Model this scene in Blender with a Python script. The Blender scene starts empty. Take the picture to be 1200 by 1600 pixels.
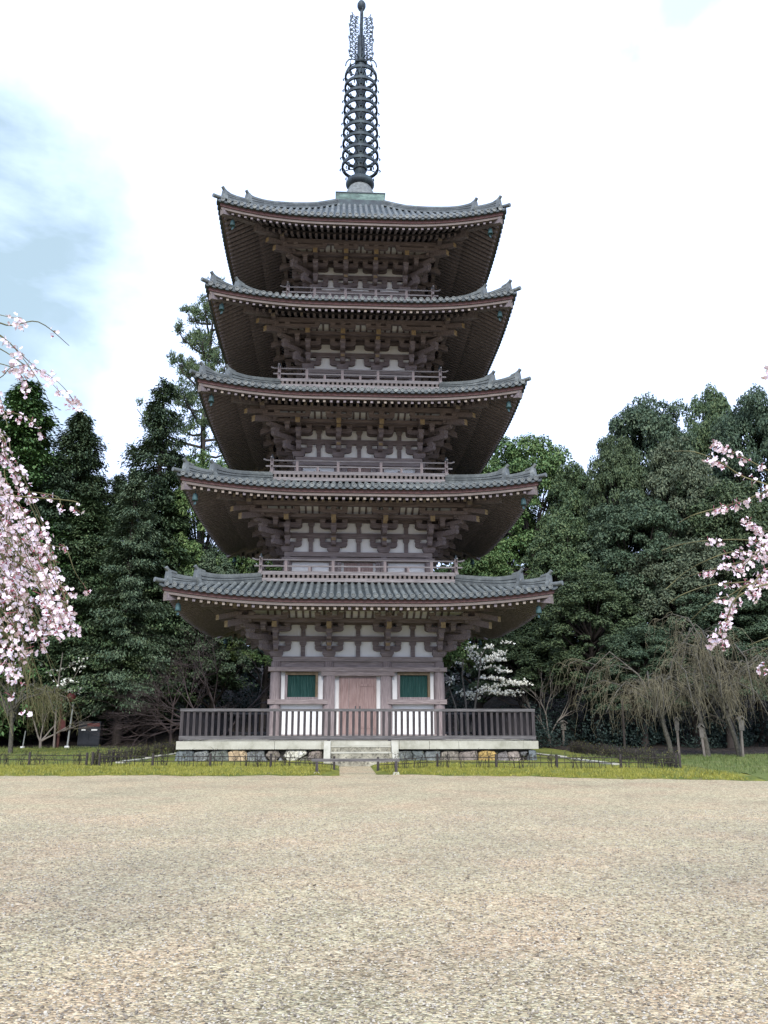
import bpy, math, random
from mathutils import Vector, Matrix
R = math.radians
SC = bpy.context.scene
COL = SC.collection
rnd = random.Random(7)

# ------------------------------------------------------------------ camera
F, PITCH, YAW = 1300.0, math.atan(328/1300.0), R(3.1)
CAM = Vector((-0.80, -37.8, 1.5))
FW = Vector((math.sin(YAW)*math.cos(PITCH), math.cos(YAW)*math.cos(PITCH), math.sin(PITCH)))
RT = Vector((math.cos(YAW), -math.sin(YAW), 0.0))
UP = RT.cross(FW)
cd = bpy.data.cameras.new('camera'); cam = bpy.data.objects.new('camera', cd); COL.objects.link(cam)
cd.sensor_fit = 'VERTICAL'; cd.sensor_height = 24.0; cd.sensor_width = 18.0
cd.lens = 24.0*F/1600.0; cd.clip_start = 0.05; cd.clip_end = 2000
M3 = Matrix((RT, UP, -FW)).transposed()
cam.matrix_world = Matrix.Translation(CAM) @ M3.to_4x4()
SC.camera = cam

# ------------------------------------------------------------------ light
SUN_EL, SUN_AZ = R(37), R(-176)      # azimuth clockwise from +Y: behind the viewer, to the left
SUN_STRENGTH, CLOUD = 3.0, 1.0
SC.view_settings.view_transform = 'Standard'; SC.view_settings.look = 'None'
SC.view_settings.exposure = 0.55; SC.view_settings.gamma = 1.0; SC.view_settings.use_curve_mapping = False
SC.cycles.max_bounces = 6; SC.cycles.diffuse_bounces = 4; SC.cycles.glossy_bounces = 2
SC.cycles.transmission_bounces = 2; SC.cycles.caustics_reflective = False; SC.cycles.caustics_refractive = False
sl = bpy.data.lights.new('sun', 'SUN'); sun = bpy.data.objects.new('sun', sl); COL.objects.link(sun)
sl.energy = SUN_STRENGTH; sl.angle = R(24); sl.color = (1.0, 0.975, 0.94)
sdir = Vector((math.sin(SUN_AZ)*math.cos(SUN_EL), math.cos(SUN_AZ)*math.cos(SUN_EL), math.sin(SUN_EL)))
sun.rotation_euler = sdir.to_track_quat('Z', 'Y').to_euler()

def pray(px, py):
    return (FW + RT*((px-600)/F) + UP*((800-py)/F))
def at_y(px, py, Y):                 # the point on the plane y=Y that the photograph shows there
    d = pray(px, py); return CAM + d*((Y-CAM.y)/d.y)
def at_d(px, py, dist):
    return CAM + pray(px, py).normalized()*dist

W = bpy.data.worlds.new('World'); SC.world = W; W.use_nodes = True
nt = W.node_tree; nt.nodes.clear()
def N(tree, typ, **kw):
    n = tree.nodes.new(typ)
    for k, v in kw.items():
        if k.startswith('i_'): n.inputs[k[2:].replace('_', ' ')].default_value = v
        else: setattr(n, k, v)
    return n
def build_world():
    L = nt.links
    out = N(nt, 'ShaderNodeOutputWorld'); bg = N(nt, 'ShaderNodeBackground')
    sky = N(nt, 'ShaderNodeTexSky', sky_type='NISHITA', sun_disc=False)
    sky.sun_elevation = SUN_EL; sky.sun_rotation = SUN_AZ % (2*math.pi)
    tc = N(nt, 'ShaderNodeTexCoord')
    # broken cloud: noise on the view direction, with one thin place low in the west of the scene
    mp = N(nt, 'ShaderNodeMapping'); mp.inputs['Scale'].default_value = (1.0, 1.0, 2.6)
    L.new(tc.outputs['Generated'], mp.inputs['Vector'])
    n1 = N(nt, 'ShaderNodeTexNoise'); n1.inputs['Scale'].default_value = 3.6; n1.inputs['Detail'].default_value = 6; n1.inputs['Roughness'].default_value = 0.55
    L.new(mp.outputs['Vector'], n1.inputs['Vector'])
    n2 = N(nt, 'ShaderNodeTexNoise'); n2.inputs['Scale'].default_value = 7.0; n2.inputs['Detail'].default_value = 5
    L.new(tc.outputs['Generated'], n2.inputs['Vector'])
    def patch(px, py, lo, hi):
        d = pray(px, py).normalized()
        dp = N(nt, 'ShaderNodeVectorMath', operation='DOT_PRODUCT'); dp.inputs[1].default_value = d
        L.new(tc.outputs['Generated'], dp.inputs[0])
        mr = N(nt, 'ShaderNodeMapRange', interpolation_type='SMOOTHSTEP')
        mr.inputs['From Min'].default_value = math.cos(R(hi)); mr.inputs['From Max'].default_value = math.cos(R(lo))
        ad = N(nt, 'ShaderNodeMath', operation='MULTIPLY_ADD'); L.new(n2.outputs['Fac'], ad.inputs[0]); ad.inputs[1].default_value = 0.034; L.new(dp.outputs['Value'], ad.inputs[2])
        sb = N(nt, 'ShaderNodeMath', operation='SUBTRACT'); L.new(ad.outputs[0], sb.inputs[0]); sb.inputs[1].default_value = 0.017
        L.new(sb.outputs[0], mr.inputs['Value'])
        return mr.outputs['Result']
    g1, g2, g3 = patch(15, 395, 2.5, 10.5), patch(-150, 545, 4, 13.0), patch(1120, -70, 0.5, 5.0)
    a = N(nt, 'ShaderNodeMath', operation='MAXIMUM'); L.new(g1, a.inputs[0]); L.new(g2, a.inputs[1])
    g3s = N(nt, 'ShaderNodeMath', operation='MULTIPLY'); L.new(g3, g3s.inputs[0]); g3s.inputs[1].default_value = 0.45
    b = N(nt, 'ShaderNodeMath', operation='MAXIMUM'); L.new(a.outputs[0], b.inputs[0]); L.new(g3s.outputs[0], b.inputs[1])
    mr = N(nt, 'ShaderNodeMapRange'); mr.inputs['From Min'].default_value = 0.22; mr.inputs['From Max'].default_value = 0.50
    L.new(n1.outputs['Fac'], mr.inputs['Value'])
    m = N(nt, 'ShaderNodeMath', operation='MULTIPLY'); L.new(b.outputs[0], m.inputs[0]); L.new(mr.outputs['Result'], m.inputs[1])
    sk = N(nt, 'ShaderNodeVectorMath', operation='SCALE'); sk.inputs['Scale'].default_value = 0.11
    L.new(sky.outputs['Color'], sk.inputs[0])
    # thin veil over the gap
    veil = N(nt, 'ShaderNodeMix', data_type='RGBA'); veil.inputs['Factor'].default_value = 0.72
    L.new(sk.outputs['Vector'], veil.inputs['A']); veil.inputs['B'].default_value = (0.46, 0.61, 0.70, 1)
    mx = N(nt, 'ShaderNodeMix', data_type='RGBA'); L.new(m.outputs[0], mx.inputs['Factor'])
    mx.inputs['A'].default_value = (CLOUD*0.80, CLOUD*0.97, CLOUD*1.36, 1); L.new(veil.outputs['Result'], mx.inputs['B'])
    L.new(mx.outputs['Result'], bg.inputs['Color']); bg.inputs['Strength'].default_value = 1.0
    L.new(bg.outputs[0], out.inputs[0])
build_world()

# ------------------------------------------------------------------ materials
def mat(name, build):
    m = bpy.data.materials.new(name); m.use_nodes = True
    t = m.node_tree; t.nodes.clear()
    o = t.nodes.new('ShaderNodeOutputMaterial'); b = t.nodes.new('ShaderNodeBsdfPrincipled')
    t.links.new(b.outputs[0], o.inputs[0]); b.inputs['Specular IOR Level'].default_value = 0.25
    build(t, b); return m
def ramp(t, fac, stops):
    r = t.nodes.new('ShaderNodeValToRGB'); e = r.color_ramp.elements
    while len(e) < len(stops): e.new(0.5)
    for el, (p, c) in zip(e, stops): el.position = p; el.color = (*c, 1)
    t.links.new(fac, r.inputs[0]); return r.outputs[0]
def coord(t, scale=(1, 1, 1), kind='Object'):
    tc = t.nodes.new('ShaderNodeTexCoord'); mp = t.nodes.new('ShaderNodeMapping'); mp.inputs['Scale'].default_value = scale
    t.links.new(tc.outputs[kind], mp.inputs['Vector']); return mp.outputs['Vector']
def noise(t, vec, scale, detail=4, rough=0.6, out='Fac'):
    n = t.nodes.new('ShaderNodeTexNoise'); n.inputs['Scale'].default_value = scale; n.inputs['Detail'].default_value = detail; n.inputs['Roughness'].default_value = rough
    t.links.new(vec, n.inputs['Vector']); return n.outputs[out]
def mixc(t, fac, a, b, mode='MIX'):
    m = t.nodes.new('ShaderNodeMix'); m.data_type = 'RGBA'; m.blend_type = mode
    for s, v in (('Factor', fac), ('A', a), ('B', b)):
        if isinstance(v, (int, float)): m.inputs[s].default_value = v
        elif isinstance(v, tuple): m.inputs[s].default_value = (*v, 1)
        else: t.links.new(v, m.inputs[s])
    return m.outputs['Result']
def math_(t, op, a, b):
    m = t.nodes.new('ShaderNodeMath'); m.operation = op
    for i, v in enumerate((a, b)):
        if isinstance(v, (int, float)): m.inputs[i].default_value = v
        else: t.links.new(v, m.inputs[i])
    return m.outputs[0]
def bump(t, b, h, strength=0.4, dist=0.02):
    n = t.nodes.new('ShaderNodeBump'); n.inputs['Strength'].default_value = strength; n.inputs['Distance'].default_value = dist
    t.links.new(h, n.inputs['Height']); t.links.new(n.outputs[0], b.inputs['Normal'])

def wood(name, c1, c2, c3, axis, rough=0.85):
    def f(t, b):
        s = {'x': (0.9, 14, 14), 'z': (14, 14, 0.9), 'n': (5, 5, 5)}[axis]
        v = coord(t, s); g = noise(t, v, 2.2, 5, 0.65); p = noise(t, coord(t), 0.7, 4, 0.6)
        c = ramp(t, g, [(0.28, c1), (0.5, c2), (0.74, c3)])
        c = mixc(t, math_(t, 'MULTIPLY', p, 0.5), c, (c2[0]*0.55, c2[1]*0.6, c2[2]*0.62))
        t.links.new(c, b.inputs['Base Color']); b.inputs['Roughness'].default_value = rough
        bump(t, b, g, 0.35, 0.015)
    return mat(name, f)
WOODX = wood('weathered wood, long grain', (0.125, 0.097, 0.092), (0.255, 0.205, 0.192), (0.43, 0.365, 0.345), 'x')  # facade timber, brightened in colour for the light it catches
WOODB = wood('shaded bracket wood', (0.085, 0.066, 0.066), (0.185, 0.148, 0.148), (0.34, 0.285, 0.282), 'x')  # same timber as the facade, shade under the eaves painted into it
WOODL = wood('pale weathered rail wood', (0.13, 0.112, 0.110), (0.235, 0.208, 0.203), (0.39, 0.355, 0.345), 'x')
WOODZ = wood('weathered wood, upright grain', (0.12, 0.093, 0.091), (0.245, 0.195, 0.188), (0.41, 0.34, 0.328), 'z')  # upright facade timber, also brightened in colour as the lit copy
WOODD = wood('shade-darkened soffit wood', (0.022, 0.019, 0.021), (0.042, 0.036, 0.040), (0.075, 0.065, 0.070), 'n')  # boards above the rafters, colour darkened to stand for eave shade
WOODR = wood('eave rafter wood', (0.095, 0.079, 0.083), (0.18, 0.150, 0.158), (0.31, 0.265, 0.275), 'n')
REDW = wood('red painted board', (0.07, 0.036, 0.036), (0.115, 0.062, 0.060), (0.16, 0.095, 0.09), 'x')
PINKW = wood('pale eave board', (0.10, 0.080, 0.073), (0.165, 0.135, 0.122), (0.27, 0.225, 0.205), 'x')
DOORW = wood('faded red door wood', (0.165, 0.10, 0.088), (0.295, 0.198, 0.176), (0.43, 0.325, 0.295), 'z')
GREYW = wood('grey railing wood', (0.028, 0.024, 0.025), (0.055, 0.046, 0.046), (0.115, 0.098, 0.095), 'z')
GREYX = wood('grey railing wood, long', (0.055, 0.05, 0.05), (0.11, 0.10, 0.097), (0.21, 0.195, 0.19), 'x')
OCHRE = wood('ochre end grain', (0.16, 0.105, 0.06), (0.30, 0.215, 0.12), (0.45, 0.34, 0.20), 'n')
ENDGR = wood('pale rafter end grain', (0.13, 0.105, 0.088), (0.25, 0.205, 0.17), (0.40, 0.345, 0.29), 'n')
GREENB = wood('green lattice bars', (0.014, 0.050, 0.043), (0.032, 0.098, 0.083), (0.11, 0.195, 0.17), 'z')
def plaster(t, b):
    v = coord(t); n = noise(t, v, 1.3, 5); s = noise(t, coord(t, (6, 6, 0.6)), 1.6, 4)
    c = ramp(t, n, [(0.3, (0.72, 0.71, 0.69)), (0.7, (0.82, 0.81, 0.80))])
    c = mixc(t, math_(t, 'MULTIPLY', s, 0.22), c, (0.50, 0.485, 0.46))
    t.links.new(c, b.inputs['Base Color']); b.inputs['Roughness'].default_value = 0.9
PLASTER = mat('white plaster', plaster)
def flat(name, c, rough=0.8, var=0.3, metal=0.0, sc=6.0):
    def f(t, b):
        n = noise(t, coord(t), sc, 4)
        t.links.new(ramp(t, n, [(0.3, tuple(x*(1-var) for x in c)), (0.7, tuple(min(1, x*(1+var)) for x in c))]), b.inputs['Base Color'])
        b.inputs['Roughness'].default_value = rough; b.inputs['Metallic'].default_value = metal
    return mat(name, f)
DARK = flat('dark gap', (0.012, 0.010, 0.010), 0.9)
WFRAME = flat('window frame brown', (0.13, 0.095, 0.055), 0.7)
def tile(t, b):
    v = coord(t); n = noise(t, v, 2.3, 5, 0.7); p = noise(t, v, 16, 3, 0.6); l = noise(t, v, 0.45, 3)
    c = ramp(t, n, [(0.25, (0.042, 0.046, 0.046)), (0.45, (0.092, 0.099, 0.099)), (0.60, (0.165, 0.178, 0.170)), (0.78, (0.38, 0.39, 0.37))])
    c = mixc(t, math_(t, 'MULTIPLY', p, 0.6), c, (0.075, 0.082, 0.082))
    c = mixc(t, math_(t, 'MULTIPLY', l, 0.30), c, (0.12, 0.138, 0.128))
    t.links.new(c, b.inputs['Base Color']); b.inputs['Roughness'].default_value = 0.55; b.inputs['Specular IOR Level'].default_value = 0.4
    bump(t, b, p, 0.3, 0.01)
TILE = mat('grey-green roof tile', tile)
def pan(t, b):
    n = noise(t, coord(t), 5, 5, 0.7)
    t.links.new(ramp(t, n, [(0.3, (0.02, 0.026, 0.03)), (0.55, (0.048, 0.06, 0.066)), (0.75, (0.10, 0.12, 0.122))]), b.inputs['Base Color']); b.inputs['Roughness'].default_value = 0.6
PAN = mat('pan tile with painted gap shade', pan)  # tile darkened in colour to give shaded gaps between the cover tiles
def bronze(t, b):
    n = noise(t, coord(t), 2.5, 5, 0.7)
    c = ramp(t, n, [(0.3, (0.026, 0.030, 0.038)), (0.55, (0.044, 0.058, 0.066)), (0.78, (0.08, 0.115, 0.112))])
    t.links.new(c, b.inputs['Base Color']); b.inputs['Roughness'].default_value = 0.6; b.inputs['Metallic'].default_value = 0.25
BRONZE = mat('dark patinated bronze', bronze)
def verdi(t, b):
    n = noise(t, coord(t, (1, 1, 2.5)), 1.6, 5, 0.7)
    c = ramp(t, n, [(0.3, (0.05, 0.056, 0.054)), (0.5, (0.095, 0.145, 0.128)), (0.7, (0.20, 0.28, 0.24))])
    t.links.new(c, b.inputs['Base Color']); b.inputs['Roughness'].default_value = 0.7
VERDI = mat('green copper sheet', verdi)
BELL = flat('green bronze bell', (0.04, 0.08, 0.085), 0.6, 0.4)
def coping(t, b):
    n = noise(t, coord(t), 1.6, 6, 0.7); p = noise(t, coord(t), 22, 3)
    c = ramp(t, n, [(0.28, (0.21, 0.20, 0.15)), (0.5, (0.40, 0.38, 0.31)), (0.72, (0.52, 0.50, 0.42))])
    c = mixc(t, math_(t, 'MULTIPLY', p, 0.5), c, (0.30, 0.29, 0.23))
    t.links.new(c, b.inputs['Base Color']); b.inputs['Roughness'].default_value = 0.9; bump(t, b, p, 0.4, 0.01)
COPING = mat('pale granite coping', coping)
STONES = {}
def stone(c):
    if c in STONES: return STONES[c]
    def f(t, b):
        v = coord(t); n = noise(t, v, 2.6, 7, 0.75); p = noise(t, v, 11, 4, 0.7)
        col = ramp(t, n, [(0.28, tuple(x*0.35 for x in c)), (0.5, c), (0.72, tuple(min(0.75, x*1.7+0.03) for x in c))])
        col = mixc(t, ramp(t, p, [(0.5, (0, 0, 0)), (0.62, (1, 1, 1))]), col, tuple(x*0.4 for x in c))
        t.links.new(col, b.inputs['Base Color']); b.inputs['Roughness'].default_value = 0.9
        bump(t, b, math_(t, 'ADD', n, math_(t, 'MULTIPLY', p, 0.5)), 0.8, 0.06)
    STONES[c] = mat('rubble stone', f); return STONES[c]
def gravel(t, b):
    v = coord(t)
    def cells(sc):
        vo = t.nodes.new('ShaderNodeTexVoronoi'); vo.inputs['Scale'].default_value = sc; t.links.new(v, vo.inputs['Vector'])
        sp = t.nodes.new('ShaderNodeSeparateColor'); t.links.new(vo.outputs['Color'], sp.inputs[0]); return vo, sp
    vo, sp = cells(48); vo2, sp2 = cells(24)
    c = ramp(t, sp.outputs[0], [(0.0, (0.09, 0.075, 0.06)), (0.16, (0.24, 0.20, 0.155)), (0.42, (0.43, 0.375, 0.29)), (0.66, (0.55, 0.49, 0.385)), (0.85, (0.68, 0.63, 0.52)), (1.0, (0.82, 0.79, 0.70))])
    tint = ramp(t, sp.outputs[1], [(0.0, (1.10, 0.93, 0.86)), (0.35, (1, 1, 1)), (0.65, (1, 0.99, 0.93)), (1.0, (0.94, 1.0, 0.95))])
    c = mixc(t, 0.9, c, tint, 'MULTIPLY')
    c2 = ramp(t, sp2.outputs[1], [(0.0, (0.17, 0.145, 0.115)), (0.35, (0.44, 0.385, 0.295)), (1.0, (0.70, 0.63, 0.50))])
    c = mixc(t, 0.38, c, c2)
    big = noise(t, v, 0.45, 6, 0.68); mid = noise(t, v, 5.0, 4, 0.75); hue = noise(t, v, 0.62, 5, 0.65)
    c = mixc(t, 1.0, c, ramp(t, big, [(0.30, (0.80, 0.80, 0.79)), (0.5, (0.98, 0.97, 0.95)), (0.72, (1.10, 1.07, 1.02))]), 'MULTIPLY')
    c = mixc(t, 1.0, c, ramp(t, mid, [(0.28, (0.82, 0.81, 0.80)), (0.5, (1.0, 1.0, 1.0)), (0.75, (1.06, 1.05, 1.04))]), 'MULTIPLY')
    c = mixc(t, 1.0, c, ramp(t, hue, [(0.36, (0.97, 1.0, 0.95)), (0.5, (1.0, 0.99, 0.95)), (0.64, (1.05, 0.97, 0.93))]), 'MULTIPLY')
    c = mixc(t, 1.0, c, (0.92, 0.865, 0.745), 'MULTIPLY')
    t.links.new(c, b.inputs['Base Color']); b.inputs['Roughness'].default_value = 0.95; b.inputs['Specular IOR Level'].default_value = 0.1
    h = math_(t, 'ADD', math_(t, 'MULTIPLY', vo.outputs['Distance'], -1.0), math_(t, 'MULTIPLY', mid, 0.6)); bump(t, b, h, 0.9, 0.02)
GRAVEL = mat('pale gravel', gravel)
def moss(t, b):
    v = coord(t); n = noise(t, v, 0.9, 6, 0.7); p = noise(t, v, 14, 4, 0.7); q = noise(t, v, 3.0, 4, 0.6)
    c = ramp(t, n, [(0.32, (0.055, 0.075, 0.018)), (0.45, (0.135, 0.155, 0.025)), (0.57, (0.27, 0.255, 0.035)), (0.70, (0.20, 0.165, 0.06)), (0.8, (0.30, 0.25, 0.15))])
    c = mixc(t, math_(t, 'MULTIPLY', p, 0.7), c, (0.075, 0.095, 0.02))
    c = mixc(t, ramp(t, q, [(0.55, (0, 0, 0)), (0.7, (0.7, 0.7, 0.7))]), c, (0.20, 0.17, 0.085))
    t.links.new(c, b.inputs['Base Color']); b.inputs['Roughness'].default_value = 1.0; bump(t, b, p, 0.9, 0.05)
MOSS = mat('yellow-green moss', moss)
def lawn(t, b):
    v = coord(t); n = noise(t, v, 0.6, 6, 0.7); p = noise(t, v, 11, 4, 0.7)
    c = ramp(t, n, [(0.3, (0.07, 0.095, 0.022)), (0.5, (0.13, 0.155, 0.035)), (0.7, (0.21, 0.20, 0.08))])
    c = mixc(t, math_(t, 'MULTIPLY', p, 0.6), c, (0.055, 0.075, 0.018))
    t.links.new(c, b.inputs['Base Color']); b.inputs['Roughness'].default_value = 1.0; bump(t, b, p, 0.9, 0.05)
LAWN = mat('rough grass', lawn)
def floorm(t, b):
    v = coord(t); n = noise(t, v, 1.3, 6, 0.75); p = noise(t, v, 4.5, 6, 0.8)
    c = ramp(t, n, [(0.3, (0.008, 0.007, 0.006)), (0.55, (0.018, 0.014, 0.011)), (0.75, (0.03, 0.026, 0.014))])
    c = mixc(t, ramp(t, p, [(0.50, (0, 0, 0)), (0.58, (1, 1, 1))]), c, (0.062, 0.044, 0.032))
    t.links.new(c, b.inputs['Base Color']); b.inputs['Roughness'].default_value = 1.0; bump(t, b, p, 1.0, 0.1)
FLOOR = mat('leaf litter soil', floorm)
def leafmat(name, cols, sc=0.35):
    def f(t, b):
        g = t.nodes.new('ShaderNodeNewGeometry'); v = coord(t); n = noise(t, v, sc, 3, 0.6)
        oi = t.nodes.new('ShaderNodeObjectInfo')
        x = math_(t, 'ADD', math_(t, 'MULTIPLY', g.outputs['Random Per Island'], 0.55), math_(t, 'MULTIPLY', n, 0.55))
        x = math_(t, 'ADD', x, math_(t, 'MULTIPLY', math_(t, 'SUBTRACT', oi.outputs['Random'], 0.5), 0.22))
        c = ramp(t, x, [(0.15, cols[0]), (0.5, cols[1]), (0.85, cols[2])])
        t.links.new(c, b.inputs['Base Color']); b.inputs['Roughness'].default_value = 0.6; b.inputs['Specular IOR Level'].default_value = 0.25
    return mat(name, f)
LEAF_DARK = leafmat('dark evergreen leaves', ((0.018, 0.034, 0.017), (0.042, 0.067, 0.032), (0.090, 0.120, 0.054)))
LEAF_MID = leafmat('evergreen leaves', ((0.031, 0.058, 0.028), (0.068, 0.108, 0.048), (0.135, 0.17, 0.072)))
LEAF_BRIGHT = leafmat('fresh green leaves', ((0.038, 0.082, 0.028), (0.082, 0.145, 0.046), (0.165, 0.22, 0.078)))
LEAF_CED = leafmat('cedar needles', ((0.024, 0.058, 0.02), (0.052, 0.11, 0.034), (0.095, 0.155, 0.05)))
LEAF_OLIVE = leafmat('olive leaves', ((0.030, 0.048, 0.032), (0.068, 0.092, 0.055), (0.125, 0.145, 0.085)))
LEAF_SHADE = leafmat('shade-darkened evergreen leaves', ((0.008, 0.016, 0.015), (0.016, 0.030, 0.025), (0.032, 0.050, 0.038)))  # leaf colour taken near black to paint the shade under the crowns
LEAF_BLUE = leafmat('blue-green leaves', ((0.025, 0.047, 0.028), (0.055, 0.088, 0.050), (0.11, 0.145, 0.08)))
BARK = wood('bark', (0.022, 0.017, 0.014), (0.045, 0.036, 0.030), (0.085, 0.07, 0.06), 'z')
BARKL = wood('grey lichened bark', (0.035, 0.031, 0.024), (0.080, 0.072, 0.056), (0.17, 0.155, 0.12), 'n')
TWIG_OLIVE = flat('olive drooping twigs', (0.165, 0.145, 0.092), 0.9, 0.5, sc=1.5)
TWIG_RED = flat('reddish bare twigs', (0.060, 0.045, 0.043), 0.9, 0.45, sc=1.5)
TWIG_PALE = flat('pale bare twigs', (0.15, 0.13, 0.11), 0.9, 0.4, sc=1.5)
TWIG_GREEN = flat('green cherry twigs', (0.13, 0.12, 0.055), 0.9, 0.4, sc=3)
def petals(name, cols):
    def f(t, b):
        g = t.nodes.new('ShaderNodeNewGeometry')
        c = ramp(t, g.outputs['Random Per Island'], [(0.0, cols[0]), (0.5, cols[1]), (1.0, cols[2])])
        t.links.new(c, b.inputs['Base Color']); b.inputs['Roughness'].default_value = 0.7
        b.inputs['Specular IOR Level'].default_value = 0.08
    return mat(name, f)
BLOSSOM = petals('pink blossom petals', ((0.68, 0.53, 0.58), (0.80, 0.68, 0.715), (0.88, 0.81, 0.83)))
BUD = flat('dark pink buds', (0.36, 0.11, 0.14), 0.7)
WHITEB = petals('creamy white blossom', ((0.70, 0.68, 0.57), (0.80, 0.785, 0.69), (0.87, 0.86, 0.80)))

# ------------------------------------------------------------------ mesh building
class MB:
    def __init__(s): s.v = []; s.f = []; s.m = []; s.sm = []
    def add(s, vs, fs, mi=0, smooth=False):
        o = len(s.v); s.v.extend([tuple(p) for p in vs])
        for f in fs: s.f.append(tuple(i+o for i in f)); s.m.append(mi); s.sm.append(smooth)
    def box(s, x0, x1, y0, y1, z0, z1, mi=0, end=None, tf=None):
        vs = [(x0, y0, z0), (x1, y0, z0), (x1, y1, z0), (x0, y1, z0), (x0, y0, z1), (x1, y0, z1), (x1, y1, z1), (x0, y1, z1)]
        if tf: vs = [tf(*p) for p in vs]
        fs = [(0, 3, 2, 1), (4, 5, 6, 7), (0, 1, 5, 4), (2, 3, 7, 6), (1, 2, 6, 5), (3, 0, 4, 7)]
        s.add(vs, fs, mi)
        if end is not None:
            for k in end[1]: s.m[len(s.m)-6+k] = end[0]
    def taper(s, cx, cy, z0, z1, w0, w1, d0, d1, mi=0):   # frustum, bottom w0 x d0, top w1 x d1
        vs = []
        for z, w, d in ((z0, w0, d0), (z1, w1, d1)):
            vs += [(cx-w/2, cy-d/2, z), (cx+w/2, cy-d/2, z), (cx+w/2, cy+d/2, z), (cx-w/2, cy+d/2, z)]
        s.add(vs, [(0, 3, 2, 1), (4, 5, 6, 7), (0, 1, 5, 4), (2, 3, 7, 6), (1, 2, 6, 5), (3, 0, 4, 7)], mi)
    def prism(s, pts, lo, hi, mapf, mi=0, capmi=None):     # 2D outline swept between lo and hi; mapf(a, b, t) -> xyz
        n = len(pts); vs = [mapf(a, b, lo) for a, b in pts] + [mapf(a, b, hi) for a, b in pts]
        s.add(vs, [(i, (i+1) % n, n+(i+1) % n, n+i) for i in range(n)], mi)
        s.add(vs, [tuple(range(n-1, -1, -1)), tuple(range(n, 2*n))], mi if capmi is None else capmi)
    def tube(s, pts, r0, r1=None, sides=6, mi=0, cap=True, smooth=True, radii=None):
        pts = [Vector(p) for p in pts]; n = len(pts); r1 = r0 if r1 is None else r1
        t0 = (pts[1]-pts[0]).normalized(); a = Vector((0, 0, 1)) if abs(t0.z) < 0.9 else Vector((1, 0, 0))
        u = t0.cross(a).normalized(); vs = []
        for i, p in enumerate(pts):
            t = (pts[min(i+1, n-1)]-pts[max(i-1, 0)])
            t = t.normalized() if t.length > 1e-9 else t0
            u = (u - t*u.dot(t)); u = u.normalized() if u.length > 1e-6 else t.orthogonal().normalized()
            w = t.cross(u); r = radii[i] if radii else r0+(r1-r0)*i/(n-1)
            for k in range(sides):
                an = 2*math.pi*k/sides; vs.append(p+u*(r*math.cos(an))+w*(r*math.sin(an)))
        fs = [(i*sides+k, i*sides+(k+1) % sides, (i+1)*sides+(k+1) % sides, (i+1)*sides+k) for i in range(n-1) for k in range(sides)]
        s.add(vs, fs, mi, smooth)
        if cap and sides > 2: s.add(vs, [tuple(range(sides-1, -1, -1)), tuple(range((n-1)*sides, n*sides))], mi)
    def lathe(s, prof, cx=0, cy=0, seg=20, mi=0):
        n = len(prof); vs = []
        for r, z in prof:
            for k in range(seg):
                a = 2*math.pi*k/seg; vs.append((cx+r*math.cos(a), cy+r*math.sin(a), z))
        s.add(vs, [(i*seg+k, i*seg+(k+1) % seg, (i+1)*seg+(k+1) % seg, (i+1)*seg+k) for i in range(n-1) for k in range(seg)], mi, True)
        s.add(vs, [tuple(range(seg-1, -1, -1)), tuple(range((n-1)*seg, n*seg))], mi)
    def mesh(s, name, mats):
        me = bpy.data.meshes.new(name); me.from_pydata(s.v, [], s.f)
        for m in (mats if isinstance(mats, (list, tuple)) else [mats]): me.materials.append(m)
        me.polygons.foreach_set('material_index', s.m); me.polygons.foreach_set('use_smooth', s.sm)
        me.update(); return me
    def build(s, name, mats, parent=None):
        return put(s.mesh(name, mats), name, parent)
def put(me, name, parent=None, loc=(0, 0, 0), rz=0.0):
    o = bpy.data.objects.new(name, me); COL.objects.link(o); o.location = loc; o.rotation_euler = (0, 0, rz)
    if parent: o.parent = parent
    return o
def tag(o, label=None, cat=None, group=None, kind=None):
    for k, v in (('label', label), ('category', cat), ('group', group), ('kind', kind)):
        if v: o[k] = v
    return o
def empty(name, loc=(0, 0, 0), rz=0.0):
    o = bpy.data.objects.new(name, None); COL.objects.link(o); o.location = loc; o.rotation_euler = (0, 0, rz); return o
def copy_tree(o, parent=None):
    c = o.copy(); COL.objects.link(c); c.parent = parent
    for ch in list(o.children): copy_tree(ch, c)
    return c
def side(k):                                              # side frame: u along the wall, d outward from the axis
    c, s_ = [(1, 0), (0, 1), (-1, 0), (0, -1)][k]
    return lambda u, d, z: (c*u+s_*d, s_*u-c*d, z)

# ------------------------------------------------------------------ ground
def sheet(name, mt, x0, x1, y0, y1, nx, ny, zf):
    m = MB(); vs = [(x0+(x1-x0)*i/nx, y0+(y1-y0)*j/ny) for j in range(ny+1) for i in range(nx+1)]
    m.add([(x, y, zf(x, y)) for x, y in vs], [(j*(nx+1)+i, j*(nx+1)+i+1, (j+1)*(nx+1)+i+1, (j+1)*(nx+1)+i) for j in range(ny) for i in range(nx)], 0, True)
    return m.build(name, mt)
g = sheet('gravel_ground', GRAVEL, -400, 400, -300, 500, 8, 8, lambda x, y: 0.0); g['kind'] = 'structure'
def edge_front(x):                                        # front edge of the moss and grass
    e = -12.5 - (0.30*max(0, x-1.0)) + 0.16*math.sin(x*1.7)+0.12*math.sin(x*4.1+1)+0.08*math.sin(x*9.3+2)+0.2*math.sin(x*0.6)
    return max(e, -15.6 - 0.05*x) if x > 0 else e
def path_half(y): return 0.62 + 0.35*max(0, min(1, (-9.5-y)/3.0))**2 + 0.05*math.sin(y*2.3)
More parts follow.
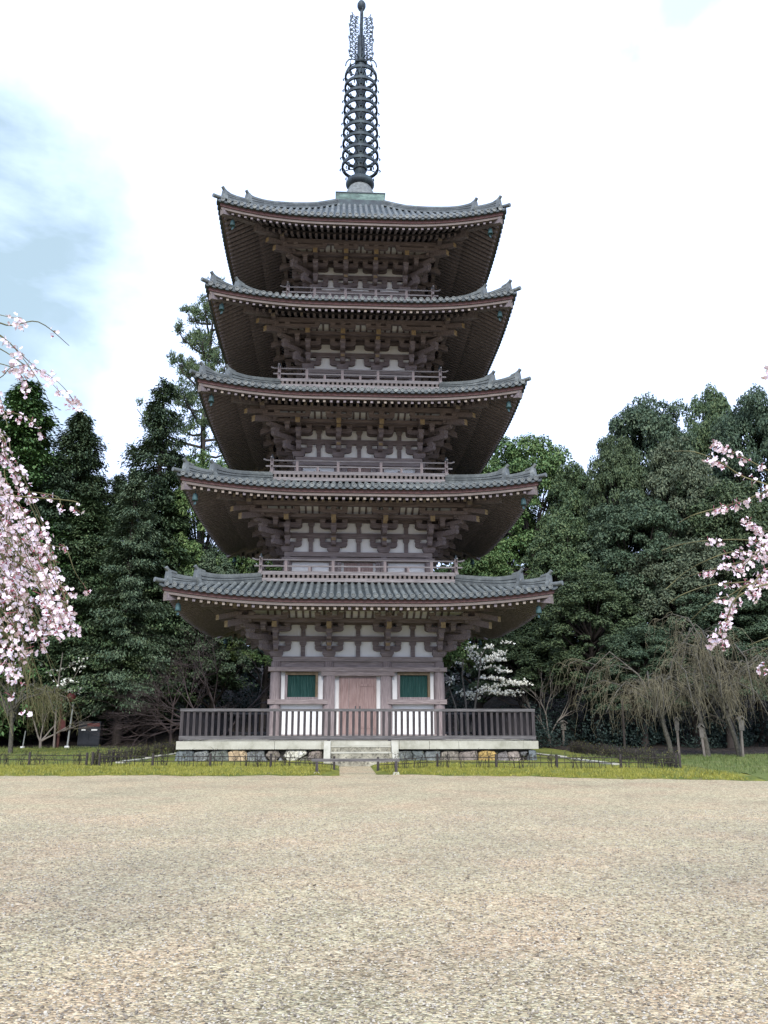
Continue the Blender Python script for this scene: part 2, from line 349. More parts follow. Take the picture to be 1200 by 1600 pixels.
def strip(name, mt, xs, y_back, zf, nrow=10):
    m = MB(); vs = []; n = len(xs)
    for j in range(nrow+1):
        for x in xs:
            ye = edge_front(x); y = ye+(y_back-ye)*(j/nrow)**1.6; vs.append((x, y, zf(x, y, ye)))
    m.add(vs, [(j*n+i, j*n+i+1, (j+1)*n+i+1, (j+1)*n+i) for j in range(nrow) for i in range(n-1)], 0, True)
    return m.build(name, mt)
def mossz(x, y, ye):
    t = min(1.0, (y-ye)/1.5); px = -0.18
    e = min(1.0, max(0.0, (abs(x-px)-0.55)/0.7))
    return 0.004+0.14*math.sqrt(max(t, 0))*math.sqrt(e) + 0.02*math.sin(x*3.1+y)*math.sin(y*2.7)*t*e
xl = [-30+i*0.2 for i in range(146)]+[-0.62-0.16*k for k in range(2, -1, -1)]
xl = sorted(set([round(x, 3) for x in xl if x < -0.75]+[-0.72]))
xr = sorted(set([0.36]+[round(0.5+0.3*i, 3) for i in range(110)]))
mo = strip('moss_ground', MOSS, xl, 9.0, mossz); mo['kind'] = 'structure'
mo2 = strip('moss_ground', MOSS, [x for x in xr if x <= 10.4], 9.0, mossz); mo2['kind'] = 'structure'
lw = strip('grass_ground', LAWN, [x for x in xr if x >= 10.4], -1.5, mossz); lw['kind'] = 'structure'
def bankz(x, y):
    f = max(0.0, min(1.0, (x-10.0)/1.8)); y0 = 10.5-f*12.3; ys = 10.5-f*3.5
    t = max(0, y-y0); u = max(0, y-ys)
    return -0.06+0.24*min(t, 0.6)/0.6 + 0.17*u*(1-math.exp(-u/6)) + 0.07*math.sin(x*1.3+y*0.8)*min(1, t*0.4)*math.sin(y*1.1) + 0.03*math.sin(x*3.7+1)*math.sin(y*3.1)*min(1, t)
fl = sheet('forest_floor', FLOOR, -60, 60, -3, 75, 240, 160, bankz); fl['kind'] = 'structure'

def at_ground(px, Y): return at_y(px, 1128, Y).x
def ground_z(x, y): return max(0.0, bankz(x, y))

# ------------------------------------------------------------------ pagoda
TW = [3.32, 3.00, 2.66, 2.35, 2.10]                       # wall half widths
ZB = [4.08, 8.48, 12.80, 17.11, 21.23]                    # column tops
ZE = [5.64, 9.94, 14.06, 18.18, 22.25]                    # underside of the eave board
RT_ = [7.36, 7.03, 6.67, 6.48, 6.24]                      # tile edge
FL = [0.83, 7.38, 11.74, 16.05, 20.17]                    # floors
BK = [0, 4.12, 3.83, 3.66, 3.41]                          # balcony half widths
RIN = [4.05, 3.76, 3.59, 3.34, 1.15]; ZIN = [7.0, 11.38, 15.68, 19.80, 26.62]
CF = [0.357, 0.356, 0.345, 0.335, 0.33]
PQ = [(1.90, 1.62), (1.86, 1.55), (1.84, 1.45), (1.80, 1.36), (1.78, 1.30)]
LIFT = [0.44, 0.44, 0.50, 0.54, 0.62]
pagoda = tag(empty('pagoda'), 'tall five-storey timber pagoda with grey tiled roofs and a bronze spire', 'pagoda')

def gfun(t): return max(0.0, (min(1.0, t)-0.25)/0.75)**2.1
def lift(k, u, r):
    h = max(0.0, min(1.1, (r-TW[k])/(RT_[k]-TW[k])))**1.25
    return LIFT[k]*gfun(abs(u)/max(r, 0.01))*h
def tz(k, u, r):                                          # top of the pan tiles
    z0 = ZE[k]+0.36; s_ = (RT_[k]-r)/(RT_[k]-RIN[k]); a = 0.78
    return z0+(ZIN[k]-z0)*(a*s_+(1-a)*s_*s_)+lift(k, u, r)

def build_roof(k):
    rT, rin = RT_[k], RIN[k]; sp = 0.272
    m = MB(); n = int(rT/sp)
    for q in range(4):
        S = side(q)
        # pan tiles
        us = []; i = -int((rT)/sp*4)-1
        while i*sp/4 <= rT+0.001:
            u = i*sp/4
            if u >= -rT: us.append((u, i % 4))
            i += 1
        us = [(-rT, 0)]+us+[(rT, 0)]
        nr = 9; vs = []
        for u, ph in us:
            a = max(rin, abs(u)); dz = (-0.0, -0.035, -0.05, -0.035)[ph]
            for j in range(nr+1):
                r = a+(rT-a)*j/nr; vs.append(S(u, r, tz(k, u, r)+dz))
            vs.append(S(u, rT+0.012, tz(k, u, rT)+dz-0.085)); vs.append(S(u, rT-0.10, tz(k, u, rT)+dz-0.09))
        w_ = nr+3
        m.add(vs, [(c*w_+j, c*w_+j+1, (c+1)*w_+j+1, (c+1)*w_+j) for c in range(len(us)-1) for j in range(w_-1)], 1, False)
        # round cover tiles
        for i in range(-n, n+1):
            u = i*sp
            if abs(u) > rT-0.12: continue
            a = max(rin, abs(u)+0.06); L = rT+0.03-a
            if L < 0.1: continue
            nt_ = max(1, int(L/0.31)); rings = []
            for j in range(nt_):
                for e, rr in ((0.0, 0.058), (0.94, 0.084)):
                    rings.append((a+L*(j+e)/nt_, rr))
            vs = []
            for r, rr in rings:
                z = tz(k, u, r)-0.01
                for h in range(6):
                    an = math.pi*h/5; vs.append(S(u+rr*math.cos(an)*1.05, r, z+rr*1.25*math.sin(an)))
            m.add(vs, [(c*6+h, c*6+h+1, (c+1)*6+h+1, (c+1)*6+h) for c in range(len(rings)-1) for h in range(5)], 0, True)
            # round end tile with a raised rim
            z = tz(k, u, rT+0.03)+0.012; ev = []
            for r, dd in ((0.092, -0.06), (0.092, 0.012), (0.068, 0.012), (0.060, -0.012)):
                for h in range(12):
                    an = 2*math.pi*h/12; ev.append(S(u+r*math.cos(an), rT+0.035+dd, z+r*math.sin(an)))
            ev.append(S(u, rT+0.03, z)); fs = [(c*12+h, c*12+(h+1) % 12, (c+1)*12+(h+1) % 12, (c+1)*12+h) for c in range(3) for h in range(12)]
            fs += [(36+h, 36+(h+1) % 12, 48) for h in range(12)]
            m.add(ev, fs, 0, False)
    roof = m.build('roof', [TILE, PAN], pagoda)
    # eave boards: pale board, red board, dark strip painted for the shaded gap under the tiles
    for nm, mt, r1, r0, za, zb_ in (('eave_board', PINKW, rT-0.17, rT-0.33, 0.0, 0.115), ('eave_board', REDW, rT-0.12, rT-0.32, 0.117, 0.265), ('tile_gap_shade', DARK, rT-0.16, rT-0.34, 0.267, 0.345)):
        e = MB()
        for q in range(4):
            S = side(q); vs = []; nn = 48
            for i in range(nn+1):
                t = -1+2*i/nn
                for r, z in ((r1, za), (r1, zb_), (r0, zb_), (r0, za)):
                    u = t*r; vs.append(S(u, r, ZE[k]+z+lift(k, u, rT if True else r)))
            e.add(vs, [(c*4+a, c*4+(a+1) % 4, (c+1)*4+(a+1) % 4, (c+1)*4+a) for c in range(nn) for a in range(4)], 0, False)
        e.build(nm, [mt], roof)
    # rafters, two tiers, and the boarding above them
    rf = MB(); w = TW[k]; zb = ZB[k]; p, q_ = PQ[k]; rb = w+2.55; rF = rT-0.235
    s1 = (p-q_)/1.05
    def zbase(r, u): return zb+p-s1*(r-w-1.5)+lift(k, u, r)*0.9
    zf0, zf1 = zb+q_+0.235, ZE[k]-0.125
    def zfly(r, u): return zf0+(zf1-zf0)*(r-rb)/(rF-rb)+lift(k, u, r)
    def rafter(S, u, ra, rb_, zf, wd, hg, ns):
        vs = []
        for i in range(ns+1):
            r = ra+(rb_-ra)*i/ns; z = zf(r, u)
            vs += [S(u-wd/2, r, z), S(u+wd/2, r, z), S(u+wd/2, r, z+hg), S(u-wd/2, r, z+hg)]
        fs = [(c*4+a, c*4+(a+1) % 4, (c+1)*4+(a+1) % 4, (c+1)*4+a) for c in range(ns) for a in range(4)]
        rf.add(vs, fs, 0); rf.add(vs, [(0, 1, 2, 3)], 0); rf.add(vs, [(ns*4, ns*4+3, ns*4+2, ns*4+1)], 1 if rnd.random() < (0.62, 0.5, 0.28, 0.06, 0.03)[k] else 0)
    bd = MB()
    for qd in range(4):
        S = side(qd); nn = int((rF-0.12)/0.272)
        for i in range(-nn, nn):
            u = (i+0.5)*0.272
            a = max(w, abs(u)+0.05)
            if rb-a > 0.12: rafter(S, u, a, rb, zbase, 0.11, 0.15, 4)
            a = max(rb-0.25, abs(u)+0.05)
            if rF-a > 0.1: rafter(S, u, a, rF, zfly, 0.10, 0.118, 3)
        # purlin-like boards carrying the flying rafters, and soffit boards
        vs = []; N_ = 40
        for i in range(N_+1):
            t = -1+2*i/N_
            for r, dz in ((rb-0.02, 0.15), (rb-0.02, 0.232), (rb-0.20, 0.232), (rb-0.20, 0.15)):
                u = t*r; vs.append(S(u, r, zbase(r, u)+dz))
        rf.add(vs, [(c*4+a, c*4+(a+1) % 4, (c+1)*4+(a+1) % 4, (c+1)*4+a) for c in range(N_) for a in range(4)], 2)
        for zf, ra, rb_, off in ((zbase, w-0.05, rb-0.1, 0.146), (zfly, rb-0.2, rT-0.2, 0.115)):
            vs = []; M_ = 5
            for i in range(N_+1):
                t = -1+2*i/N_
                for j in range(M_+1):
                    r = ra+(rb_-ra)*j/M_; u = t*r; vs.append(S(u, r, zf(r, u)+off))
            bd.add(vs, [(c*(M_+1)+j, c*(M_+1)+j+1, (c+1)*(M_+1)+j+1, (c+1)*(M_+1)+j) for c in range(N_) for j in range(M_)], 0)
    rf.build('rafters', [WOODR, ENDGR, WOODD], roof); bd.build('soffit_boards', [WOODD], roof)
    # hip rafters and bells, hip ridges
    def corner(r, z, e=0.0, kx=1, ky=1): return Vector((kx*(r), ky*(r), z))
    hm = MB(); rmesh = MB()
    def dsweep(mb, path, prof, mi=0, tip_mi=None):        # path along +X of the diagonal frame (s, z); prof (across, up)
        vs = []
        for s_, z in path:
            for a, b in prof(s_): vs.append((s_, a, z+b))
        n = len(prof(path[0][0])); np_ = len(path)
        mb.add(vs, [(c*n+a, c*n+(a+1) % n, (c+1)*n+(a+1) % n, (c+1)*n+a) for c in range(np_-1) for a in range(n)], mi)
        mb.add(vs, [tuple(range(n-1, -1, -1)), tuple(range((np_-1)*n, np_*n))], mi if tip_mi is None else tip_mi)
    q2 = math.sqrt(2)
    def pr(wd, ha, hb): return lambda s_: [(-wd/2, ha), (wd/2, ha), (wd/2, hb), (-wd/2, hb)]
    path = [(r*q2, zbase(r, r)) for r in [w+(rb+0.1-w)*i/6 for i in range(7)]]
    dsweep(hm, path, pr(0.22, -0.16, 0.14), 0, 0)
    path = [(r*q2, zfly(r, r)) for r in [rb-0.3+(rT-0.20-rb+0.3)*i/6 for i in range(7)]]
    dsweep(hm, path, pr(0.22, -0.12, 0.17), 0, 1)
    def ridge(r0, r1, wd, ht, curl):
        path = []; nn = 16
        for i in range(nn+1):
            r = r0+(r1-r0)*i/nn; path.append((r*q2, tz(k, r, r)))
        def prof(s_):
            t = max(0, (s_/q2-(r1-0.9))/0.9); h = ht+curl*t*t
            pts = []
            # stacked courses: slight steps, a rounded cap on top
            for a, b in ((wd/2, -0.05), (wd/2+0.01, h*0.26), (wd/2-0.045, h*0.27), (wd/2-0.045, h*0.36), (wd/2, h*0.37), (wd/2, h*0.60), (wd/2-0.05, h*0.61), (wd/2-0.05, h*0.70), (wd/2-0.01, h*0.71), (wd/2-0.01, h*0.98), (wd*0.28, h), (wd*0.18, h+0.085)):
                pts.append((a, b))
            return [(a, b) for a, b in pts]+[(-a, b) for a, b in reversed(pts)]
        dsweep(rmesh, path, prof)
        s1_, z1 = path[-1]; h = ht+curl
        # ridge-end ornament: shouldered plate with scroll feet and an upturned cap tile
        out = [(-wd*0.85, -0.06), (wd*0.85, -0.06), (wd*0.80, 0.10), (wd*0.62, 0.16), (wd*0.60, h*0.75), (wd*0.40, h+0.10), (0.0, h+0.17), (-wd*0.40, h+0.10), (-wd*0.60, h*0.75), (-wd*0.62, 0.16), (-wd*0.80, 0.10)]
        rmesh.prism(out, s1_-0.03, s1_+0.09, lambda a, b, t: (t, a, z1+b))
        rmesh.tube([(s1_-0.30, 0, z1+h+0.05), (s1_-0.05, 0, z1+h+0.09), (s1_+0.07, 0, z1+h+0.15), (s1_+0.15, 0, z1+h+0.24)], 0.075, 0.07, 8)
        rmesh.tube([(s1_+0.09, 0, z1+h*0.5), (s1_+0.115, 0, z1+h*0.5)], 0.10, 0.08, 10)
    r1, r2 = rT-1.18, rT-0.28
    ridge(rin, r1, 0.30, 0.27 if k < 4 else 0.22, 0.16); ridge(r1+0.02, r2, 0.24, 0.17, 0.16)
    rmesh.tube([(r*q2, 0, tz(k, r, r)+0.05+0.06*max(0, (r-rT+0.3)/0.5)**2) for r in (r2-0.1, r2+0.1, rT, rT+0.07, rT+0.14)], 0.08, 0.09, 8)
    bl = MB(); zh = zfly(rT-0.7, rT-0.7)-0.12
    sb = (rT-0.62)*q2
    bl.tube([(sb, 0, zh+0.02), (sb, 0, zh-0.16)], 0.012, 0.012, 5)
    bl.lathe([(0.03, zh-0.13), (0.075, zh-0.155), (0.095, zh-0.22), (0.10, zh-0.34), (0.125, zh-0.42), (0.105, zh-0.42), (0.085, zh-0.36)], sb, 0, 12)
    bl.tube([(sb, 0, zh-0.3), (sb, 0, zh-0.48)], 0.008, 0.008, 5); bl.box(sb-0.005, sb+0.005, -0.07, 0.07, zh-0.58, zh-0.48)
    h_me, r_me, b_me = hm.mesh('hip_rafter', [WOODR, PINKW]), rmesh.mesh('hip_ridge', [TILE]), bl.mesh('wind_bell', [BELL])
    for q in range(4):
        a = math.pi/4+q*math.pi/2
        put(h_me, 'hip_rafter', roof, rz=a); put(r_me, 'hip_ridge', roof, rz=a); put(b_me, 'wind_bell', roof, rz=a)
    return roof
for k in range(5): build_roof(k)

# bracket sets: local frame, outward = -Y, column top at z = 0
def arm_u(b, L, d0, d1, z0, z1, x0=None, x1=None, mi=0, axis='u', nose=None):
    """bracket arm with rounded-up lower ends; from x0 to x1 along its axis"""
    a, c = (-L, L) if x0 is None else (x0, x1); h = z1-z0; r = min(0.16, (c-a)/3)
    pts = [(a, z1), (a, z0+h*0.45), (a+r*0.35, z0+h*0.14), (a+r, z0), (c-r, z0), (c-r*0.35, z0+h*0.14), (c, z0+h*0.45), (c, z1)]
    if axis == 'u': b.prism(pts, d0, d1, lambda p, q, t: (p, t, q), mi)
    else: b.prism(pts, d0, d1, lambda p, q, t: (t, -p, q), mi, None)
def makito(b, x, y, z0, w=0.25, h=0.19, mi=0):
    b.taper(x, y, z0, z0+h*0.42, w*0.70, w, w*0.70, w, mi); b.taper(x, y, z0+h*0.42+0.0005, z0+h, w, w, w, w, mi)
def daito(b):
    b.taper(0, 0, 0.0, 0.12, 0.40, 0.54, 0.40, 0.54); b.taper(0, 0, 0.1205, 0.28, 0.54, 0.54, 0.54, 0.54)
def tail(b, d0, z0, d1, z1, wd, hg, rot=None, mi=0, endmi=1):
    n = [(-wd/2, 0), (wd/2, 0), (wd/2, hg), (-wd/2, hg)]; vs = []
    for d, z in ((d0, z0), (d1, z1)):
        for a, c in n:
            p = Vector((a, -d, z+c)); vs.append(rot @ p if rot else p)
    b.add(vs, [(0, 1, 5, 4), (1, 2, 6, 5), (2, 3, 7, 6), (3, 0, 4, 7), (3, 2, 1, 0)], mi); b.add(vs, [(4, 5, 6, 7)], endmi)
def tail_ends(k): return ZB[k]
def nose(b, w, d0, d1, z0, z1, mi=0, endmi=1):
    b.box(-w/2, w/2, -d1, -d0, z0, z1, mi, end=(endmi, [2]))
def mid_set(ochre):
    b = MB(); e = 1
    daito(b)
    arm_u(b, 0.58, -0.10, 0.10, 0.22, 0.44)
    for x in (-0.47, 0, 0.47): makito(b, x, 0, 0.44, 0.25, 0.178)
    arm_u(b, 0, -0.095, 0.095, 0.22, 0.44, -0.35, 0.62, axis='d'); makito(b, 0, -0.48, 0.44, 0.25, 0.178)
    nose(b, 0.17, 0.0, 0.70, 0.40, 0.52, 0, e)
    # second level
    makito(b, 0, 0, 0.83, 0.25, 0.19)
    arm_u(b, 0.58, -0.10, 0.10, 1.02, 1.22)
    for x in (-0.47, 0, 0.47): makito(b, x, 0, 1.22, 0.24, 0.08)
    arm_u(b, 0, -0.095, 0.095, 0.622, 0.84, -0.35, 1.12, axis='d')
    makito(b, 0, -0.48, 0.84, 0.25, 0.13); arm_u(b, 0.58, -0.58, -0.39, 0.97, 1.17)
    for x in (-0.47, 0, 0.47): makito(b, x, -0.485, 1.17, 0.25, 0.17)
    makito(b, 0, -1.0, 0.84, 0.25, 0.19); nose(b, 0.17, 0.5, 1.18, 1.03, 1.19, 0, e)
    # tail rafter and the arm under the purlin
    tail(b, 0.0, 1.62, 1.72, 1.02, 0.19, 0.23, None, 0, e)
    makito(b, 0, -1.5, 1.24, 0.25, 0.12); arm_u(b, 0.56, -1.59, -1.41, 1.36, 1.50)
    for x in (-0.45, 0, 0.45): makito(b, x, -1.5, 1.50, 0.24, 0.12)
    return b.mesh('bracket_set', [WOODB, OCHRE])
def corner_set():                                          # outward = -X and -Y
    b = MB(); daito(b); e = 1
    for sw in (0, 1):
        bb = MB()
        arm_u(bb, 0, -0.10+0.002*sw, 0.10-0.002*sw, 0.22-0.002*sw, 0.44-0.002*sw, -0.62, 0.58)
        makito(bb, 0.47, 0, 0.44, 0.25, 0.178); makito(bb, -0.48, 0, 0.44, 0.25, 0.178)
        arm_u(bb, 0, -0.095+0.002*sw, 0.095-0.002*sw, 0.624-0.002*sw, 0.84-0.002*sw, -1.12, 0.4)
        arm_u(bb, 0, -0.097+0.002*sw, 0.097-0.002*sw, 1.02-0.002*sw, 1.22-0.002*sw, -0.62, 0.58); makito(bb, 0.47, 0, 1.22, 0.24, 0.08)
        arm_u(bb, 0, -0.58+0.002*sw, -0.39-0.002*sw, 0.97-0.002*sw, 1.17-0.002*sw, -1.12, 0.56)
        for x in (-1.0, -0.485, 0.45): makito(bb, x, -0.485, 1.17, 0.25-0.002*sw, 0.17-0.002*sw)
        makito(bb, -1.0, 0, 0.84, 0.25, 0.19); makito(bb, -0.48, -0.001, 0.84, 0.24, 0.13)
        bb.box(-1.25, 0, -0.085, 0.085, 1.225-0.002*sw, 1.36-0.002*sw, 0, end=(1, [5]))
        tail(bb, 0.0, 1.62, 1.72, 1.02, 0.19-0.002*sw, 0.23, None, 0, e)
        makito(bb, 0, -1.5, 1.24, 0.25, 0.12); arm_u(bb, 0, -1.59, -1.41, 1.36-0.002*sw, 1.50-0.002*sw, -1.60, 0.5)
        for x in (-1.4, -0.9, 0.42): makito(bb, x, -1.5, 1.50, 0.24-0.002*sw, 0.12-0.002*sw)
        if sw: bb.v = [(y, x, z) for x, y, z in bb.v]; bb.f = [tuple(reversed(f)) for f in bb.f]
        b.add(bb.v, bb.f, 0); b.m[-len(bb.m):] = bb.m
    q2 = math.sqrt(2); ro = Matrix.Rotation(-math.pi/4, 3, 'Z')
    dg = MB()
    arm_u(dg, 0, -0.10, 0.10, 0.225, 0.445, -0.3, 0.62*q2, axis='d')
    arm_u(dg, 0, -0.10, 0.10, 0.627, 0.842, -0.3, 1.10*q2, axis='d')
    arm_u(dg, 0, -0.10, 0.10, 1.025, 1.19, -0.3, 1.30*q2, axis='d')
    makito(dg, 0, -0.5*q2, 0.45, 0.27, 0.17); makito(dg, 0, -1.0*q2, 0.845, 0.27, 0.17)
    tail(dg, 0.0, 1.66, 1.85*q2, 0.98, 0.21, 0.25, None, 0, 1)
    tail(dg, 0.2, 1.95, 2.15*q2, 1.22, 0.20, 0.20, None, 0, 1)
    b.add([ro @ Vector(p) for p in dg.v], dg.f, 0); b.m[-len(dg.m):] = dg.m
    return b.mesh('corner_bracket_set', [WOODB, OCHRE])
MIDSET, CORSET = mid_set(0), corner_set()

def column_mesh(r, z0, z1):
    b = MB(); b.lathe([(r*0.94, z0), (r, z0+(z1-z0)*0.15), (r, z0+(z1-z0)*0.7), (r*0.88, z1-0.001)], 0, 0, 18); return b.mesh('column', [WOODZ])

def build_storey(k):
    w, zb, f0 = TW[k], ZB[k], FL[k]; us = [-w, -w*CF[k], w*CF[k], w]; p, q_ = PQ[k]
    wl = MB(); wl.box(-w+0.05, w-0.05, -w+0.05, w-0.05, f0-0.3, zb+p+0.2); wall = wl.build('wall', [PLASTER], pagoda)
    # columns and bracket sets
    r = 0.225 if k == 0 else 0.185
    zc = zb-0.205
    cm = column_mesh(r, f0, zc)
    for q in range(4):
        S = side(q)
        for i, u in enumerate(us[:3]):
            x, y, _ = S(u, w, 0)
            put(cm, 'column', pagoda, (x, y, 0))
            put(MIDSET if i else CORSET, 'bracket_set', pagoda, (x, y, zb), q*math.pi/2)
    # wall beams
    b = MB(); iz = MB()
    for q in range(4):
        S = side(q); ev = 0.004*(q % 2)
        def bar(u0, u1, d0, d1, z0, z1, mb=None, mi=0, ends=None):
            (mb or b).box(u0, u1, d0, d1, z0, z1, mi, end=ends, tf=lambda a, c, z: S(a, c, z))
        bar(-w-0.12, w+0.12, w-0.16, w+0.15-ev, zb-0.20+ev, zb-0.003-ev)                 # plate on the column heads
        bar(-w, w, w-0.13, w+0.055, zb-0.42, zb-0.215)                                   # recessed head rail
        bar(-w-0.30, w+0.30, w+0.0, w+0.27-ev, zb-0.60+ev, zb-0.425-ev) if k == 0 else bar(-w-0.24, w+0.24, w+0.0, w+0.235-ev, zb-0.40+ev, zb-0.26-ev)
        bar(-w-0.5, w+0.5, w-0.10, w+0.10-ev, zb+0.622+ev, zb+0.828-ev, iz)                  # tie beams over the brackets
        bar(-w-0.5, w+0.5, w-0.10, w+0.10-ev, zb+1.30+ev, zb+1.50-ev, iz)
        bar(-w-0.9, w+0.9, w+0.40, w+0.575-ev, zb+1.34+ev, zb+1.52-ev, iz)                   # beam over the first step
        for i in range(3):                                                              # struts between the brackets
            um = (us[i]+us[i+1])/2
            if k < 3:
                for z0, z1 in ((0.0, 0.44), (0.83, 1.12)):
                    bar(um-0.085, um+0.085, w-0.05, w+0.045, zb+z0, zb+z1, iz)
                    x, y, _ = S(um, w, 0); t = MB(); makito(t, 0, 0, 0, 0.27, 0.178)
                    iz.add([(x+a*(1 if q % 2 == 0 else 0.6), y+c*(0.6 if q % 2 == 0 else 1), zb+z1+z) for a, c, z in t.v], t.f)
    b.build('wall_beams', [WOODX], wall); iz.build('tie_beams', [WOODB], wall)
    # purlin and ribbed ceiling behind it
    pu = MB()
    for q in range(4):
        S = side(q); ev = 0.003*(q % 2); L = w+1.5+0.55
        zt = zb+p-0.005
        pu.box(-L, L, w+1.405, w+1.595, zt-0.20+ev, zt-ev, 0, end=(1, [4, 5]), tf=lambda a, c, z: S(a, c, z))
        pu.box(-w-1.35, w+1.35, w+0.93, w+1.07, zb+1.30, zb+1.44+ev, 0, tf=lambda a, c, z: S(a, c, z))
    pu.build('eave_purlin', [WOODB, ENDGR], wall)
    ce = MB()
    for q in range(4):
        S = side(q)
        za, zc_ = zb+1.50, zb+p-0.03; da, db = w+0.50, w+1.42
        n = 24; vs = []
        for t in (-1, 1): vs += [S(t*da, da, za), S(t*db, db, zc_)]
        ce.add(vs, [(0, 1, 3, 2)], 0)
        nn = int(da/0.28)
        for i in range(-nn, nn+1):
            u = i*0.28
            ce.add([S(u-0.04, da, za-0.05), S(u+0.04, da, za-0.05), S(u+0.04, db, zc_-0.05), S(u-0.04, db, zc_-0.05), S(u-0.04, da, za), S(u+0.04, da, za), S(u+0.04, db, zc_), S(u-0.04, db, zc_)],
                   [(0, 3, 2, 1), (0, 1, 5, 4), (1, 2, 6, 5), (3, 0, 4, 7), (2, 3, 7, 6)], 1)
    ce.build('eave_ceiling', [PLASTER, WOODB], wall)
    return wall, us
def leaf_panels(b, S, u0, u1, d, z0, z1, n, mi=0):
    wd = (u1-u0)/n
    for i in range(n):
        b.box(u0+i*wd+0.006, u0+(i+1)*wd-0.006, d, d+0.05+0.008*(i % 2), z0, z1, mi, tf=lambda a, c, z: S(a, c, z))
_b = MB(); _b.box(-0.055, 0.055, -0.045, 0.045, 0.0985, 0.54); PM_COL = _b.mesh('balcony_post', [WOODZ])
_b = MB(); _b.box(-0.05, 0.05, -0.035, 0.035, 0.0985, 0.29); PM_MID = _b.mesh('balcony_strut', [WOODZ])
_b = MB(); _b.box(-0.065, 0.065, -0.065, 0.065, -0.002, 0.66, 0); _b.box(-0.08, 0.08, -0.08, 0.08, 0.661, 0.70, 1); _b.taper(0, 0, 0.7005, 0.84, 0.10, 0.03, 0.10, 0.03, 1)
PM_CRN = _b.mesh('corner_post', [WOODZ, BRONZE])
for k in range(5):
    wall, us = build_storey(k); w, zb, f0 = TW[k], ZB[k], FL[k]
    if k == 0:
        b = MB()
        for q in range(4):
            S = side(q); T = lambda a, c, z: S(a, c, z); ev = 0.004*(q % 2); c2 = us[2]
            b.box(-c2-0.30, c2+0.30, w+0.01, w+0.245, 3.31, 3.475, 0, tf=T)               # door lintel
            for s_ in (-1, 1):
                a0, a1 = sorted((s_*(w+0.28), s_*(c2+0.02)))
                b.box(a0, a1, w+0.0, w+0.255-ev, 2.19+ev, 2.38-ev, 0, tf=T)             # sill rail
                a0, a1 = sorted((s_*(c2-0.0), s_*(c2-0.26)))
                b.box(a0, a1, w-0.04, w+0.215, 0.84, 3.308, 2, tf=T)                      # door post
            b.box(-w-0.24, w+0.24, w-0.05, w+0.225-ev, 0.832+ev, 1.015-ev, 0, tf=T)       # ground sill
        b.build('wall_rails', [WOODX, WOODX, WOODZ], wall)
        for q in range(4):
            S = side(q); T = lambda a, c, z: S(a, c, z)
            d = MB(); leaf_panels(d, S, -0.71, -0.004, w+0.0, 1.02, 3.25, 2); leaf_panels(d, S, 0.004, 0.71, w+0.0, 1.02, 3.25, 1)
            door = d.build('door', [DOORW], pagoda)
            fr = MB()
            fr.box(-0.75, 0.75, w-0.02, w+0.075, 3.251, 3.309, 0, tf=T); fr.box(-0.035, 0.035, w+0.062, w+0.10, 1.02, 3.25, 1, tf=T)
            for s_ in (-1, 1):
                a0, a1 = sorted((s_*0.712, s_*0.755)); fr.box(a0, a1, w-0.02, w+0.075, 1.016, 3.25, 1, tf=T)
            for z in (1.25, 2.9): fr.box(0.06, 0.66, w+0.055, w+0.072, z, z+0.09, 1, tf=T)
            fr.build('door_frame', [WOODX, DOORW], door)
            hd = MB()
            for s_ in (-0.09, 0.09):
                x, y, _ = S(s_, w+0.105, 0); hd.box(s_-0.02, s_+0.02, w+0.06, w+0.085, 2.0, 2.12, 0, tf=T)
            hd.build('door_handle', [BRONZE], door)
            for s_ in (-1, 1):
                uc = s_*2.275
                wm = MB(); wm.box(uc-0.57, uc+0.57, w-0.09, w-0.045, 2.45, 3.35, 0, tf=T)
                win = wm.build('window', [DARK], pagoda)
                fm = MB()
                fm.box(uc-0.665, uc+0.665, w-0.06, w+0.115, 3.345, 3.472, 0, tf=T); fm.box(uc-0.665, uc+0.665, w-0.06, w+0.115, 2.382, 2.468, 1, tf=T)
                fm.box(uc-0.665, uc-0.565, w-0.06, w+0.115, 2.4685, 3.3445, 1, tf=T); fm.box(uc+0.565, uc+0.665, w-0.06, w+0.115, 2.4685, 3.3445, 0, tf=T)
                fm.build('window_frame', [WFRAME, WOODZ], win)
                lm = MB(); nb = 19
                for i in range(nb):
                    x0 = uc-0.56+1.12*(i+0.5)/nb
                    lm.add([S(x0-0.026, w-0.01, 2.469), S(x0, w+0.024, 2.469), S(x0+0.026, w-0.01, 2.469), S(x0-0.026, w-0.01, 3.344), S(x0, w+0.024, 3.344), S(x0+0.026, w-0.01, 3.344)],
                           [(0, 1, 4, 3), (1, 2, 5, 4), (2, 0, 3, 5)], 0)
                lm.build('lattice', [GREENB], win)
    else:
        b = MB(); c2 = us[2]
        for q in range(4):
            S = side(q); T = lambda a, c, z: S(a, c, z); ev = 0.004*(q % 2)
            b.box(-w-0.22, w+0.22, w, w+0.22-ev, f0+0.005+ev, f0+0.16-ev, 0, tf=T)
            for s_ in (-1, 1):
                a0, a1 = sorted((s_*(c2-0.16), s_*(c2-0.34))); b.box(a0, a1, w-0.05, w+0.12, f0+0.165, zb-0.42, 1, tf=T)
                um = s_*(w+c2)/2; b.box(um-0.07, um+0.07, w-0.05, w+0.03, f0+0.165, f0+0.50, 1, tf=T)
        b.build('wall_rails', [WOODX, WOODZ], wall)
        for q in range(4):
            S = side(q); d = MB(); h = c2*0.58
            leaf_panels(d, S, -h, -0.01, w-0.04, f0+0.165, zb-0.44, 1); leaf_panels(d, S, 0.01, h, w-0.04, f0+0.165, zb-0.44, 1)
            d.box(-0.05, 0.05, w-0.03, w+0.035, f0+0.165, zb-0.44, 1, tf=lambda a, c, z: S(a, c, z))
            d.build('door', [DOORW, WOODZ], pagoda)
